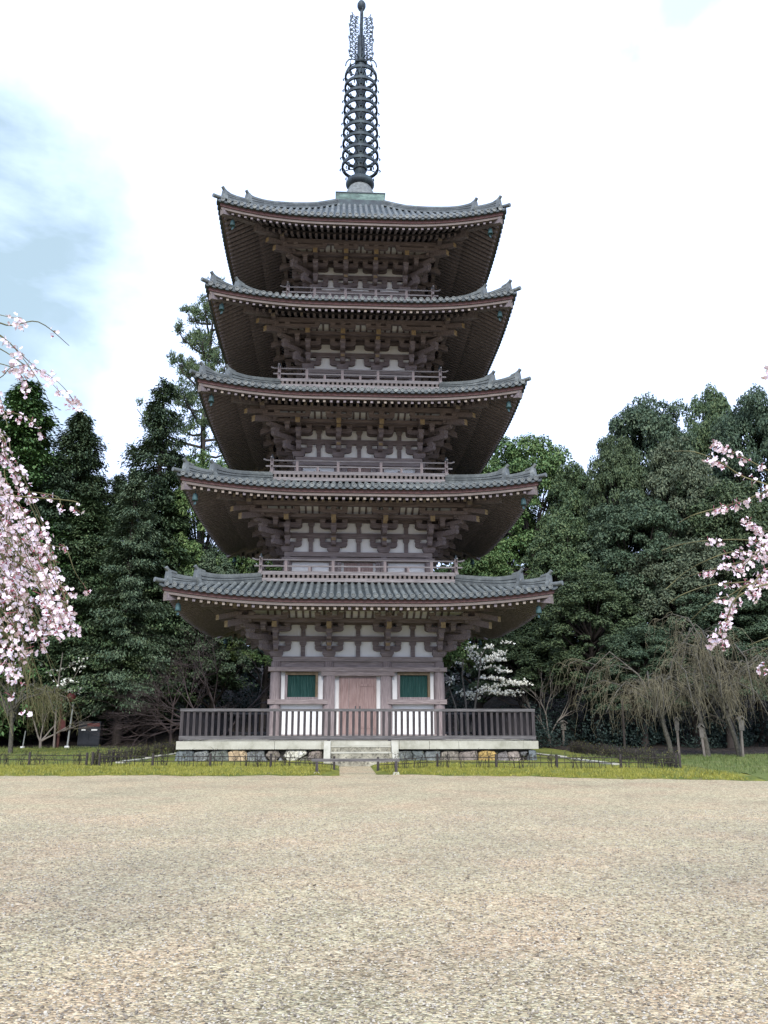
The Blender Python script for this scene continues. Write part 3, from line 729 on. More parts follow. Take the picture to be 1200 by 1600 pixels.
        # balcony
        bk = BK[k]; fm = MB(); fm.box(-bk+0.02, bk-0.02, -bk+0.02, bk-0.02, f0-0.052, f0-0.002, 0)
        for q in range(4):
            S = side(q); T = lambda a, c, z: S(a, c, z); ev = 0.003*(q % 2)
            fm.box(-bk-0.03, bk+0.03, bk-0.16, bk+0.02-ev, f0-0.34+ev, f0-0.195-ev, 0, tf=T)
            fm.box(-bk+0.2, bk-0.2, bk-0.20, bk-0.14, f0-0.194, f0-0.054, 1, tf=T)
            n = int(bk*2/0.2)
            for i in range(n+1):
                u = -bk+0.06+(2*bk-0.12)*i/n; fm.box(u-0.05, u+0.05, bk-0.13, bk-0.02, f0-0.19, f0-0.056, 2, tf=T)
        bal = fm.build('balcony', [WOODL, DARK, PINKW], pagoda)
        rl = MB()
        for q in range(4):
            S = side(q); T = lambda a, c, z: S(a, c, z); ev = 0.003*(q % 2); d = bk-0.10
            rl.box(-d-0.10, d+0.10, d-0.05, d+0.05-ev, f0+0.0+ev, f0+0.10-ev, 0, tf=T)
            rl.box(-d-0.26, d+0.26, d-0.035, d+0.035-ev, f0+0.285+ev, f0+0.345-ev, 0, tf=T)
            rl.tube([S(-d-0.36, d, f0+0.63), S(-d-0.22, d, f0+0.575+ev), S(-d, d, f0+0.57+ev), S(0, d, f0+0.57+ev), S(d, d, f0+0.57+ev), S(d+0.22, d, f0+0.575+ev), S(d+0.36, d, f0+0.63)], 0.036, sides=8)
            for u in us:
                x, y, _ = S(u, d, 0); put(PM_COL, 'balcony_post', bal, (x, y, f0), q*math.pi/2)
            for u in [0, (us[0]+us[1])/2, (us[2]+us[3])/2]:
                x, y, _ = S(u, d, 0); put(PM_MID, 'balcony_strut', bal, (x, y, f0), q*math.pi/2)
            x, y, _ = S(-d, d, 0); put(PM_CRN, 'corner_post', bal, (x, y, f0))
        rl.build('balcony_rail', [WOODL], bal)

# spire
def build_finial():
    m = MB()
    m.tube([(0, 0, z) for z in (27.2, 29.5, 33, 36.1, 37.85, 37.9, 38.6, 39.65)], 0.30, sides=16, radii=[0.30, 0.30, 0.26, 0.22, 0.19, 0.11, 0.085, 0.07])
    fin = m.build('finial', [BRONZE], pagoda)
    b = MB(); b.box(-1.22, 1.22, -1.22, 1.22, 26.80, 27.22, 0); b.box(-1.25, 1.25, -1.25, 1.25, 27.221, 27.27, 1); b.box(-1.28, 1.28, -1.28, 1.28, 26.45, 26.81, 1)
    b.build('base_box', [VERDI, BRONZE], fin)
    b = MB(); b.lathe([(1.02, 27.27), (0.92, 27.60), (0.74, 27.98), (0.56, 28.36)], seg=28, mi=1)
    b.lathe([(0.45, 28.34), (0.66, 28.42), (0.74, 28.54), (0.74, 28.64), (0.66, 28.67), (0.69, 28.76), (0.60, 28.80), (0.46, 28.84), (0.48, 28.90), (0.38, 29.0), (0.31, 29.1)], seg=28)
    b.build('dew_basin', [BRONZE, flat('weathered grey copper', (0.14, 0.15, 0.145), 0.7, 0.4)], fin)
    n = 9
    for i in range(n):
        z = 29.60+i*(35.2-29.60)/8; ro = 0.98-0.10*i/8; rs = 0.30-0.09*i/8
        r = MB(); prof = [(ro-0.11, z-0.055), (ro, z-0.075), (ro, z+0.075), (ro-0.11, z+0.055)]; sg = 36; vs = []
        for a in range(sg):
            an = 2*math.pi*a/sg
            for rr, zz in prof: vs.append((rr*math.cos(an), rr*math.sin(an), zz))
        r.add(vs, [(a*4+c, a*4+(c+1) % 4, ((a+1) % sg)*4+(c+1) % 4, ((a+1) % sg)*4+c) for a in range(sg) for c in range(4)], 0, False)
        r.lathe([(rs+0.06, z-0.16), (rs+0.085, z), (rs+0.06, z+0.16)], seg=16)
        for s_ in range(8):
            an = math.pi/8+math.pi/4*s_; c, sn = math.cos(an), math.sin(an)
            r.tube([(rs*c, rs*sn, z-0.02), ((rs+ro)/2*c, (rs+ro)/2*sn, z+0.04), ((ro-0.03)*c, (ro-0.03)*sn, z)], 0.03, sides=5)
        for s_ in range(8):
            an = math.pi/4*s_; c, sn = math.cos(an), math.sin(an); rr = ro+0.02
            r.tube([(rr*c, rr*sn, z-0.10), ((rr+0.06)*c, (rr+0.06)*sn, z-0.18), ((rr+0.02)*c, (rr+0.02)*sn, z-0.24)], 0.034, sides=5)
            r.lathe([(0.03, z-0.10), (0.055, z-0.18), (0.075, z-0.34)], (ro-0.14)*c, (ro-0.14)*sn, 6)
        r.build('ring', [BRONZE], fin)
    # domed canopy above the rings
    r = MB()
    for s_ in range(8):
        an = math.pi/8+math.pi/4*s_; c, sn = math.cos(an), math.sin(an)
        r.tube([(a*c, a*sn, z) for a, z in ((0.20, 36.22), (0.50, 36.20), (0.72, 36.08), (0.86, 35.85), (0.90, 35.6))], 0.035, sides=5)
        r.lathe([(0.02, 35.90), (0.05, 35.84), (0.06, 35.72)], 0.62*c, 0.62*sn, 6)
        r.tube([(0.62*c, 0.62*sn, 36.15), (0.62*c, 0.62*sn, 35.9)], 0.014, sides=4)
    r.lathe([(0.28, 36.05), (0.36, 36.15), (0.26, 36.28)], seg=16); r.build('canopy', [BRONZE], fin)
    # openwork flame: four vanes of scrolls
    fl_ = MB()
    for v in range(4):
        a = 0.10+math.pi/2*v; c, sn = math.cos(a), math.sin(a)
        P = lambda r_, z_: (r_*c, r_*sn, z_)
        out = [(0.50, 36.30), (0.66, 36.75), (0.60, 37.2), (0.67, 37.65), (0.61, 38.1), (0.66, 38.5), (0.58, 38.9), (0.48, 39.25)]
        for (r0, z0), (r1, z1) in zip(out, out[1:]):
            fl_.tube([P(r0, z0), P((r0+r1)/2-0.03, (z0+z1)/2), P(r1, z1), P(r1+0.03, z1+0.18)], 0.034, 0.022, 4)
        for j in range(10):
            zc = 36.45+j*0.285
            for rc, rr, sgn in ((0.40, 0.15, 1), (0.24, 0.12, -1), (0.55, 0.09, -1)):
                fl_.tube([P(rc+rr*(1-t*0.09)*math.cos(sgn*t*0.85+j), zc+rc*0.2+rr*1.15*(1-t*0.09)*math.sin(sgn*t*0.85+j)) for t in range(9)], 0.034, 0.022, 4)
            fl_.tube([P(0.12, zc-0.1), P(0.32, zc+0.05), P(0.60, zc+0.02+0.12*(j % 2))], 0.018, 0.012, 4)
            fl_.tube([P(0.30, zc), P(0.42, zc+0.25), P(0.62, zc+0.42)], 0.016, 0.010, 4)
    fl_.build('water_flame', [BRONZE], fin)
    j = MB(); j.lathe([(0.05, 39.60), (0.17, 39.68), (0.235, 39.85), (0.23, 40.02), (0.16, 40.16), (0.06, 40.26), (0.015, 40.34)], seg=18); j.build('jewel', [VERDI if False else BRONZE], fin)
build_finial()

# ------------------------------------------------------------------ podium, steps, railing
podium = tag(empty('stone_podium'), 'low square podium of mixed rubble stones under a pale granite coping, carrying the pagoda', 'podium')
HP = 6.56
b = MB(); b.box(-6.30, 6.30, -6.30, 6.30, -0.05, 0.54, 0); b.box(-5.99, 5.99, -5.99, 5.99, 0.541, 0.80, 1); b.build('core', [flat('dark mortar', (0.035, 0.033, 0.028), 0.95, 0.4), COPING], podium)
for q in range(4):
    S = side(q); ed = [-HP, -3.95, -2.05, 0.15, 2.1, 3.62, HP-0.57] if q != 0 else [-HP, -3.05, -1.35, 1.45, 2.55, 3.62, HP-0.57]
    ed[-1] = HP-0.56
    for a, c in zip(ed, ed[1:]):
        m = MB(); e = 0.012
        m.box(a+0.006, c-0.006, HP-0.56, HP-rnd.uniform(0, 0.012), 0.545, 0.83-rnd.uniform(0, 0.006), 0, tf=lambda p, d, z: S(p, d, z))
        o = m.build('coping_slab', [COPING], podium)
SLX = [((165, 195), (182, 132), (290, 129), (286, 195)), ((289, 195), (290, 142), (375, 130), (385, 152), (368, 195)), ((370, 205), (390, 137), (495, 127), (512, 165), (506, 205)),
       ((512, 200), (506, 142), (522, 129), (615, 129), (628, 185), (600, 205)), ((628, 205), (622, 137), (730, 131), (733, 170), (770, 205)), ((737, 165), (760, 131), (820, 132), (830, 165), (795, 190)),
       ((776, 205), (800, 191), (832, 171), (868, 186), (885, 205)), ((850, 163), (872, 131), (990, 128), (1000, 150), (900, 186)), ((888, 205), (904, 188), (1001, 160), (1003, 205)), ((1004, 205), (1006, 150), (1030, 133), (1095, 131), (1095, 205))]
SLC = [(0.12, 0.135, 0.135), (0.17, 0.175, 0.165), (0.125, 0.135, 0.115), (0.42, 0.31, 0.19), (0.15, 0.155, 0.15), (0.19, 0.16, 0.13), (0.17, 0.17, 0.165), (0.58, 0.55, 0.45), (0.18, 0.175, 0.13), (0.20, 0.165, 0.14)]
SRX = [((75, 205), (75, 138), (165, 133), (180, 160), (170, 205)), ((172, 205), (183, 160), (172, 134), (252, 132), (262, 205)), ((264, 205), (256, 136), (350, 132), (356, 160), (342, 205)), ((345, 205), (366, 135), (466, 132), (469, 205)),
       ((472, 205), (471, 140), (580, 132), (588, 160), (584, 205)), ((592, 190), (592, 142), (620, 131), (690, 132), (707, 155), (690, 190), (640, 203)), ((704, 205), (714, 152), (770, 132), (784, 205)), ((788, 205), (775, 140), (840, 132), (866, 205)),
       ((860, 165), (848, 140), (905, 136), (882, 172)), ((868, 205), (869, 172), (896, 205)), ((893, 205), (900, 162), (938, 130), (962, 205))]
SRC = [(0.13, 0.14, 0.13), (0.12, 0.135, 0.13), (0.14, 0.15, 0.145), (0.22, 0.19, 0.155), (0.21, 0.175, 0.15), (0.40, 0.27, 0.095), (0.19, 0.17, 0.16), (0.25, 0.21, 0.18), (0.12, 0.12, 0.12), (0.20, 0.18, 0.15), (0.15, 0.165, 0.165)]
def stone_mesh(poly, c, seed):
    rr = random.Random(seed); n = len(poly); cx = sum(p[0] for p in poly)/n; cz = sum(p[1] for p in poly)/n
    pts = []
    for i in range(n):                                     # soften the outline
        (x0, z0), (x1, z1) = poly[i], poly[(i+1) % n]
        for t in (0.12, 0.38, 0.64, 0.88): pts.append((x0+(x1-x0)*t+rr.uniform(-.012, .012), z0+(z1-z0)*t+rr.uniform(-.012, .012)))
    m = MB(); k = len(pts); vs = []
    for sc, d in ((1.0, 0.0), (1.02, 0.16), (0.985, 0.225), (0.88, 0.262), (0.50, 0.275)):
        for x, z in pts: vs.append((cx+(x-cx)*sc, -6.20-d-rr.uniform(-.014, .014), cz+(z-cz)*sc))
    vs.append((cx, -6.20-0.28, cz))
    fs = [(a*k+i, a*k+(i+1) % k, (a+1)*k+(i+1) % k, (a+1)*k+i) for a in range(4) for i in range(k)]+[(4*k+i, 4*k+(i+1) % k, 5*k) for i in range(k)]
    m.add(vs, [tuple(reversed(f)) for f in fs], 0, True); return m.mesh('rubble_stone', [stone(c)])
smeshes = []
for lst, cols, ox in ((SLX, SLC, 230), (SRX, SRC, 600)):
    for i, (pl, c) in enumerate(zip(lst, cols)):
        poly = []
        for x, y in pl:
            p = at_y(ox+x/4, 1140+y/4, -6.45); poly.append((p.x, max(-0.06, min(0.535, p.z)) if y < 186 else max(-0.08, min(p.z, 0.0))))
        smeshes.append(stone_mesh(poly, c, i))
c = (0.16, 0.16, 0.15)
extra = []
for i in range(4):
    x = -1.05+i*0.52; extra.append(stone_mesh([(x+0.01, -0.06), (x+0.02, 0.5), (x+0.26, 0.535), (x+0.5, 0.52), (x+0.51, -0.06)], SRC[i], 50+i))
for q in range(4):
    for me in smeshes+(extra if q else []): put(me, 'rubble_stone', podium, rz=q*math.pi/2)
steps = tag(empty('stone_steps', (0, -6.56, 0)), 'short flight of worn stone steps between two pale side blocks below the pagoda door', 'steps')
def stepbox(name, x0, x1, y0, y1, z0, z1, mt=COPING):
    m = MB(); m.box(x0, x1, y0+6.56, y1+6.56, z0, z1); return m.build(name, [mt], steps)
STEPC = stone((0.27, 0.25, 0.19))
for i, (y1, zt) in enumerate(((-6.565, 0.62), (-6.90, 0.42), (-7.24, 0.20))):
    stepbox('step', -1.03, 1.13, y1-0.34, y1-0.002, -0.05, zt, STEPC); stepbox('tread', -1.028, 1.128, y1-0.36, y1-0.0, zt+0.001, zt+0.05)
for x0, x1 in ((-1.27, -1.035), (1.135, 1.37)):
    m = MB(); m.prism([(-0.01, -0.05), (-0.01, 0.84), (-0.30, 0.83), (-1.10, 0.20), (-1.12, -0.05)], x0, x1, lambda a, b_, t: (t, a, b_)); m.build('side_block', [COPING], steps)

rail = tag(empty('wooden_railing', (0, 0, 0.83)), 'grey weathered wooden railing of upright slats round the edge of the stone podium', 'railing')
D_ = 6.42
for nm, z0, z1, t, mt in (('bottom_rail', 0.05, 0.18, 0.07, GREYX), ('top_rail', 1.04, 1.14, 0.07, GREYX)):
    for q in range(4):
        S = side(q); m = MB(); ex = 0.0 if q % 2 else 0.10
        m.box(-D_-(0.07 if not q % 2 else -0.071), D_+(0.07 if not q % 2 else -0.071), D_-t, D_+t, z0, z1, 0, tf=lambda a, d, z: S(a, d, z)); m.build(nm, [mt], rail)
pm = MB(); pm.box(-0.055, 0.055, -0.055, 0.055, 0.0, 1.039); pmm = pm.mesh('post', [GREYW])
bm_ = MB(); bm_.box(-0.046, 0.046, -0.03, 0.03, 0.1805, 1.0395); bmm = bm_.mesh('baluster', [GREYW])
rest = MB()
for q in range(4):
    S = side(q)
    x, y, _ = S(-D_, D_, 0)
    nb = 58
    for i in range(nb):
        u = -D_+2*D_*(i+0.0)/nb
        if i == 0: put(pmm, 'post', rail, (x, y, 0)); continue
        px_, py_, _ = S(u, D_, 0)
        if i in (24, 34): put(pmm, 'post', rail, (px_, py_, 0)); continue
        if q == 0: put(bmm, 'baluster', rail, (px_+rnd.uniform(-.006, .006), py_, 0), rnd.uniform(-.05, .05))
        else: rest.box(u-0.046, u+0.046, D_-0.03, D_+0.03, 0.1805, 1.0395, 0, tf=lambda a, d, z: S(a, d, z))
o = rest.build('balusters', [GREYW], rail); o['kind'] = 'stuff'

# ------------------------------------------------------------------ trees
def rvec(r):
    while True:
        v = Vector((r.uniform(-1, 1), r.uniform(-1, 1), r.uniform(-1, 1)))
        if 0.02 < v.length < 1: return v.normalized()
def leaf(m, p, nrm, r, size, asp=0.6):
    t = nrm.cross(rvec(r))
    if t.length < 1e-3: t = nrm.orthogonal()
    t.normalize(); b = nrm.cross(t); a = size*0.5; c = size*asp*0.5
    m.add([p-t*a, p-b*c+nrm*size*0.10, p+t*a-nrm*size*0.12, p+b*c+nrm*size*0.10], [(0, 1, 2, 3)])
def broad_mesh(seed, H, RX, base, nb, per, size, pointy=0.0):
    """domed broadleaf crown: many small leaf clumps through the shell of an uneven dome"""
    r = random.Random(seed); m = MB(); zc = (base+H)/2; hz = (H-base)/2
    lob = [(rvec(r), r.uniform(-0.22, 0.28)) for _ in range(9)]
    limbs = []
    for i in range(nb):
        d = rvec(r)
        if d.z < -0.55: d.z = -d.z
        k = 1+sum(w_*max(0, d.dot(l))**4 for l, w_ in lob); sh = r.uniform(0.5, 1.0)**0.5
        kx = 1-pointy*max(0, d.z)
        c = Vector((d.x*RX*k*sh*kx, d.y*RX*k*sh*kx, zc+d.z*hz*min(k, 1.08)*sh)); br = r.uniform(0.38, 0.98)*RX/4.5
        if i % 6 == 0: limbs.append(c)
        for _ in range(int(per*(br/0.75)**2)):
            e = rvec(r); e.z = e.z if e.z > -0.35 else -e.z*0.6
            q = c+Vector((e.x*br, e.y*br, e.z*br*0.88))*(r.uniform(0.45, 1.0)**0.5)
            nr = (e*0.7+Vector((0, 0, 0.55))+rvec(r)*0.75).normalized()
            leaf(m, q, nr, r, size*r.uniform(0.65, 1.3))
    t = MB(); top = Vector((0.2, 0.1, base+(H-base)*0.55)); tr = 0.022*H
    t.tube([(0, 0, -0.4), (0.05, 0, H*0.12), (0.1, 0.05, base+(H-base)*0.25), top], tr*1.3, tr*0.5, 8)
    for c in limbs:
        z0 = max(H*0.12, min(top.z, c.z-1.5-r.random()*2)); a = Vector((0.1, 0.04, z0))
        mid = (a+c)/2+Vector((0, 0, -0.3)); t.tube([a, mid, c], tr*0.34, tr*0.07, 5)
    return m, t
def conifer_mesh(seed, H, R0, base, nl, open_=0.0, size=0.30, droop=0.35):
    """tall conifer: whorls of drooping sprays that shorten to a leader"""
    r = random.Random(seed); m = MB(); t = MB()
    t.tube([(0, 0, -0.4), (0.04, 0, H*0.4), (0, 0.03, H*0.8), (0, 0, H-0.15)], 0.017*H, 0.03, 7)
    for i in range(nl):
        f = (i+r.random())/nl; z = base+(H-base)*f
        L = R0*(1-f)**0.72*r.uniform(0.62, 1.12)+0.16
        if open_ and r.random() < open_*0.5: L *= r.uniform(0.25, 0.6)
        a = r.uniform(0, 2*math.pi); ca, sa = math.cos(a), math.sin(a)
        up = 0.30*(f-0.25)
        pts = [Vector((ca*L*s_, sa*L*s_, z+L*(up*s_-droop*s_*s_+0.12*s_**3))) for s_ in (0, 0.35, 0.7, 1.0)]
        t.tube(pts, 0.028+0.016*L, 0.012, 4, cap=False)
        n = int((75+175*L)*(1-0.25*open_))
        for _ in range(n):
            s_ = r.uniform(0.12, 1.05)**0.75; j = min(2, int(s_*2.99)); p = pts[j].lerp(pts[j+1], max(0, min(1, (s_-(0, 0.35, 0.7)[j])/(0.35, 0.35, 0.3)[j])))
            sp = 0.16*L+0.14; off = Vector((r.gauss(0, sp*0.55), r.gauss(0, sp*0.55), r.gauss(-0.04, 0.13)))
            d = (Vector((ca, sa, -0.35))+rvec(r)*0.7).normalized(); b = d.cross(Vector((0, 0, 1))+rvec(r)*0.5).normalized()
            l = size*r.uniform(0.6, 1.3); w_ = l*0.20; q = p+off
            m.add([q, q+d*l*0.5+b*w_, q+d*l-Vector((0, 0, l*0.15)), q+d*l*0.5-b*w_], [(0, 1, 2, 3)])
    return m, t
def pine_mesh(seed, H):
    r = random.Random(seed); m = MB(); t = MB()
    t.tube([(0, 0, -0.4), (0.3, 0, H*0.35), (0.1, 0.2, H*0.7), (0.25, 0, H)], 0.30, 0.05, 7)
    for i in range(30):
        f = 0.45+0.55*(i+0.5)/30; z = H*f; a = i*2.4+r.uniform(-.4, .4); L = (1.12-f)*H*0.27+0.7; L *= r.uniform(0.7, 1.2)
        ca, sa = math.cos(a), math.sin(a)
        pts = [Vector((0.15, 0.1, z)), Vector((ca*L*0.4, sa*L*0.4, z+0.05*L)), Vector((ca*L*0.8, sa*L*0.8, z+0.22*L)), Vector((ca*L, sa*L, z+0.42*L))]
        t.tube(pts, 0.08, 0.02, 5)
        for j in range(12):
            s_ = r.uniform(0.3, 1.0); p = pts[1].lerp(pts[3], (s_-0.3)/0.7); e = p+Vector((r.uniform(-.7, .7), r.uniform(-.7, .7), r.uniform(0.05, 0.6)))*(0.5+0.5*L/3)
            t.tube([p, e], 0.02, 0.01, 3, cap=False)
            for k in range(58):
                d = (Vector((ca*0.25, sa*0.25, 0.5))+rvec(r)*0.85).normalized(); b = d.cross(rvec(r)); b = b.normalized()*0.030
                o = e+Vector((r.gauss(0, .12), r.gauss(0, .12), r.gauss(0, .10))); l = r.uniform(0.18, 0.34)
                m.add([o-b, o+b, o+d*l], [(0, 1, 2)])
    return m, t
PROTO = {}
def proto(kind, H, R0, cm, tm, lm):
    PROTO[kind] = (cm.mesh('crown', [lm]), tm.mesh('trunk', [BARK]), H, R0)
for kind, sd, lm, pt in (('dome_dark', 1, LEAF_DARK, 0.1), ('dome_blue', 2, LEAF_BLUE, 0.0), ('dome_mid', 3, LEAF_MID, 0.15), ('dome_bright', 4, LEAF_BRIGHT, 0.05), ('dome_olive', 5, LEAF_OLIVE, 0.0)):
    c, t = broad_mesh(sd, 15.0, 4.5, 1.4, 300, 235, 0.205, pt); proto(kind, 15.0, 4.5, c, t, lm)
c, t = conifer_mesh(11, 18.0, 3.4, 1.5, 380, 0.0, 0.19, 0.42); proto('cedar', 18.0, 2.6, c, t, LEAF_CED)
c, t = conifer_mesh(12, 18.0, 3.6, 2.5, 215, 0.45, 0.19, 0.30); proto('cypress', 18.0, 3.6, c, t, LEAF_DARK)
c, t = conifer_mesh(13, 18.0, 3.5, 2.5, 250, 0.15, 0.19, 0.30); proto('fir', 18.0, 3.5, c, t, LEAF_BLUE)
c, t = conifer_mesh(15, 18.0, 3.8, 4.2, 330, 0.1, 0.19, 0.34); proto('fir_green', 18.0, 3.5, c, t, LEAF_MID)
c, t = conifer_mesh(16, 18.0, 3.8, 4.0, 330, 0.1, 0.19, 0.34); proto('fir_dark', 18.0, 3.5, c, t, LEAF_DARK)
c, t = pine_mesh(14, 20.0); proto('pine', 20.0, 5.0, c, t, LEAF_MID)
def tree(kind, name, px, py, Y, hw, label, rz=None):
    """px, py = where the photograph shows the treetop; Y = how far back it grows; hw = crown half width in photo pixels"""
    cme, tme, H, R0 = PROTO[kind]; p = at_y(px, py, Y); gz = ground_z(p.x, Y)
    dist = (p-CAM).dot(FW); sz = (p.z-gz)/H; sx = hw*1.22*dist/F/R0
    o = tag(empty(name, (p.x, Y, gz), rnd.uniform(0, 6.28) if rz is None else rz), label, 'tree', 'trees of the wood round the pagoda')
    o.scale = (sx, sx, sz)
    put(cme, 'crown', o); put(tme, 'trunk', o); return o
TREES = [
 # left of the pagoda
 ('cedar', 'cedar_tree', 45, 600, 15, 88, 'bright green pointed cedar, topmost at the far left, above the pink blossom'),
 ('cedar', 'cedar_tree', -40, 655, 13.5, 84, 'green cedar cut off by the left edge behind the pink blossom'),
 ('fir_dark', 'conifer_tree', 128, 646, 16, 84, 'dark conifer with a small pointed tip, just right of the bright pointed cedar'),
 ('fir', 'conifer_tree', 92, 712, 14.5, 74, 'blue-green conifer in front of the small dark pointed tip at left'),
 ('cypress', 'cypress_tree', 188, 742, 20, 60, 'loose dark cypress at the foot of the gap of sky on the left'),
 ('cypress', 'cypress_tree', 258, 596, 17, 84, 'tall open cypress with sky showing through, just left of the pagoda'),
 ('fir', 'conifer_tree', 214, 735, 13, 70, 'slim blue-green conifer below and left of the open cypress'),
 ('dome_bright', 'broadleaf_tree', 322, 728, 18, 62, 'fresh green rounded tree beside the left corner of the second roof'),
 ('pine', 'pine_tree', 330, 478, 24, 104, 'tall pine with tufted branches showing left of the fourth roof'),
 ('fir_green', 'conifer_tree', 145, 775, 15, 84, 'dark conifer right of the dense pink blossom'),
 ('fir_green', 'conifer_tree', 262, 772, 16.5, 86, 'full green conifer filling the space left of the second roof'),
 ('fir_dark', 'conifer_tree', 62, 830, 14.5, 84, 'near-black conifer behind the hanging pink blossom'),
 ('fir_green', 'conifer_tree', 205, 868, 15, 80, 'low green conifer left of the lowest roof corner'),
 ('dome_blue', 'broadleaf_tree', 345, 862, 17, 58, 'blue-green tree tucked under the left side of the second roof'),
 ('dome_dark', 'broadleaf_tree', -30, 880, 12, 74, 'dark tree at the left edge below the pink blossom'),
 ('dome_bright', 'broadleaf_tree', 420, 862, 18, 60, 'fresh green tree seen behind the left end of the lowest balcony'),
 ('dome_dark', 'broadleaf_tree', 300, 985, 19, 72, 'low dark tree behind the reddish bare branches'),
 # right of the pagoda
 ('dome_bright', 'broadleaf_tree', 742, 862, 17, 60, 'fresh green tree seen behind the right end of the lowest balcony'),
 ('dome_bright', 'broadleaf_tree', 822, 700, 22, 78, 'big fresh green tree rising right of the second roof'),
 ('dome_bright', 'broadleaf_tree', 772, 728, 26, 55, 'fresh green tree partly hidden by the right edge of the third roof'),
 ('dome_mid', 'broadleaf_tree', 902, 732, 18, 58, 'green tree at the dip of the skyline right of the big fresh green tree'),
 ('dome_dark', 'broadleaf_tree', 962, 690, 15, 48, 'dark tree on the left shoulder of the tall wood at right'),
 ('dome_blue', 'broadleaf_tree', 1012, 640, 17, 66, 'tall blue-green tree with an even dome at the left of the high skyline'),
 ('dome_mid', 'broadleaf_tree', 1103, 614, 22, 50, 'highest tree of the wood on the right, poking above its neighbours'),
 ('dome_blue', 'broadleaf_tree', 1172, 632, 18, 62, 'tall blue-green tree right of the highest tree'),
 ('dome_mid', 'broadleaf_tree', 1262, 648, 14, 76, 'tall tree cut off by the right edge'),
 ('dome_olive', 'broadleaf_tree', 1072, 700, 14, 66, 'brownish olive tree in the middle of the wood at right'),
 ('dome_dark', 'broadleaf_tree', 1150, 760, 10, 78, 'dark tree behind the upper pink twigs at right'),
 ('dome_blue', 'broadleaf_tree', 985, 790, 12, 72, 'blue-green tree below the left shoulder of the tall wood'),
 ('dome_mid', 'broadleaf_tree', 878, 815, 14, 62, 'green tree right of the second roof corner, below the fresh green tree'),
 ('dome_olive', 'broadleaf_tree', 1062, 840, 9, 72, 'dusky olive tree above the bare weeping trees'),
 ('dome_dark', 'broadleaf_tree', 920, 900, 10, 72, 'dark tree right of the lowest roof corner'),
 ('dome_dark', 'broadleaf_tree', 1215, 850, 6, 80, 'dark tree at the right edge behind the pink twigs'),
 ('dome_blue', 'broadleaf_tree', 1120, 930, 6, 70, 'low dark tree directly behind the bare weeping trees'),
 ('dome_dark', 'broadleaf_tree', 812, 960, 13, 62, 'low dark tree behind the white blossoming tree'),
 ('dome_blue', 'broadleaf_tree', 995, 985, 7, 60, 'low dark tree left of the bare weeping trees'),
]
for a in TREES: tree(*a)
# the deep wood behind, which reads as one dark mass
def deep_wood():
    r = random.Random(5); m = MB()
    for i in range(620):
        x = r.uniform(-48, 58); y = 27+r.uniform(0, 12)+0.10*abs(x); h = r.uniform(0, 1); z = 1+h*(11.5 if x < 0 else 12.5); br = r.uniform(0.9, 1.9)
        for _ in range(42):
            e = rvec(r); p = Vector((x+e.x*br, y+e.y*br, z+ground_z(x, y)*0.6+e.z*br*0.8)); leaf(m, p, (e+rvec(r)*0.6+Vector((0, 0, 0.4))).normalized(), r, r.uniform(0.5, 0.95))
    o = m.build('distant_wood', [LEAF_SHADE]); tag(o, 'dark depth of the wood seen between the nearer trees', 'wood', kind='stuff')
    # low evergreen undergrowth along the wood's edge
    m = MB()
    for i in range(300):
        if r.random() < 0.5: x = r.uniform(-30, 9); y = 19+r.uniform(0, 6)
        else: x = r.uniform(9, 34); y = 6.5+r.uniform(0, 8)
        gz = ground_z(x, y); hh = r.uniform(0.5, 2.6); br = r.uniform(0.5, 1.1)
        for _ in range(230):
            e = rvec(r); p = Vector((x+e.x*br, y+e.y*br, gz+hh*0.5+e.z*hh*0.55)); leaf(m, p, (e+rvec(r)*0.6+Vector((0, 0, 0.4))).normalized(), r, r.uniform(0.09, 0.19))
    o = m.build('undergrowth', [LEAF_SHADE]); tag(o, 'evergreen undergrowth with shade painted into its leaves, along the edge of the wood', 'undergrowth', kind='stuff')
deep_wood()

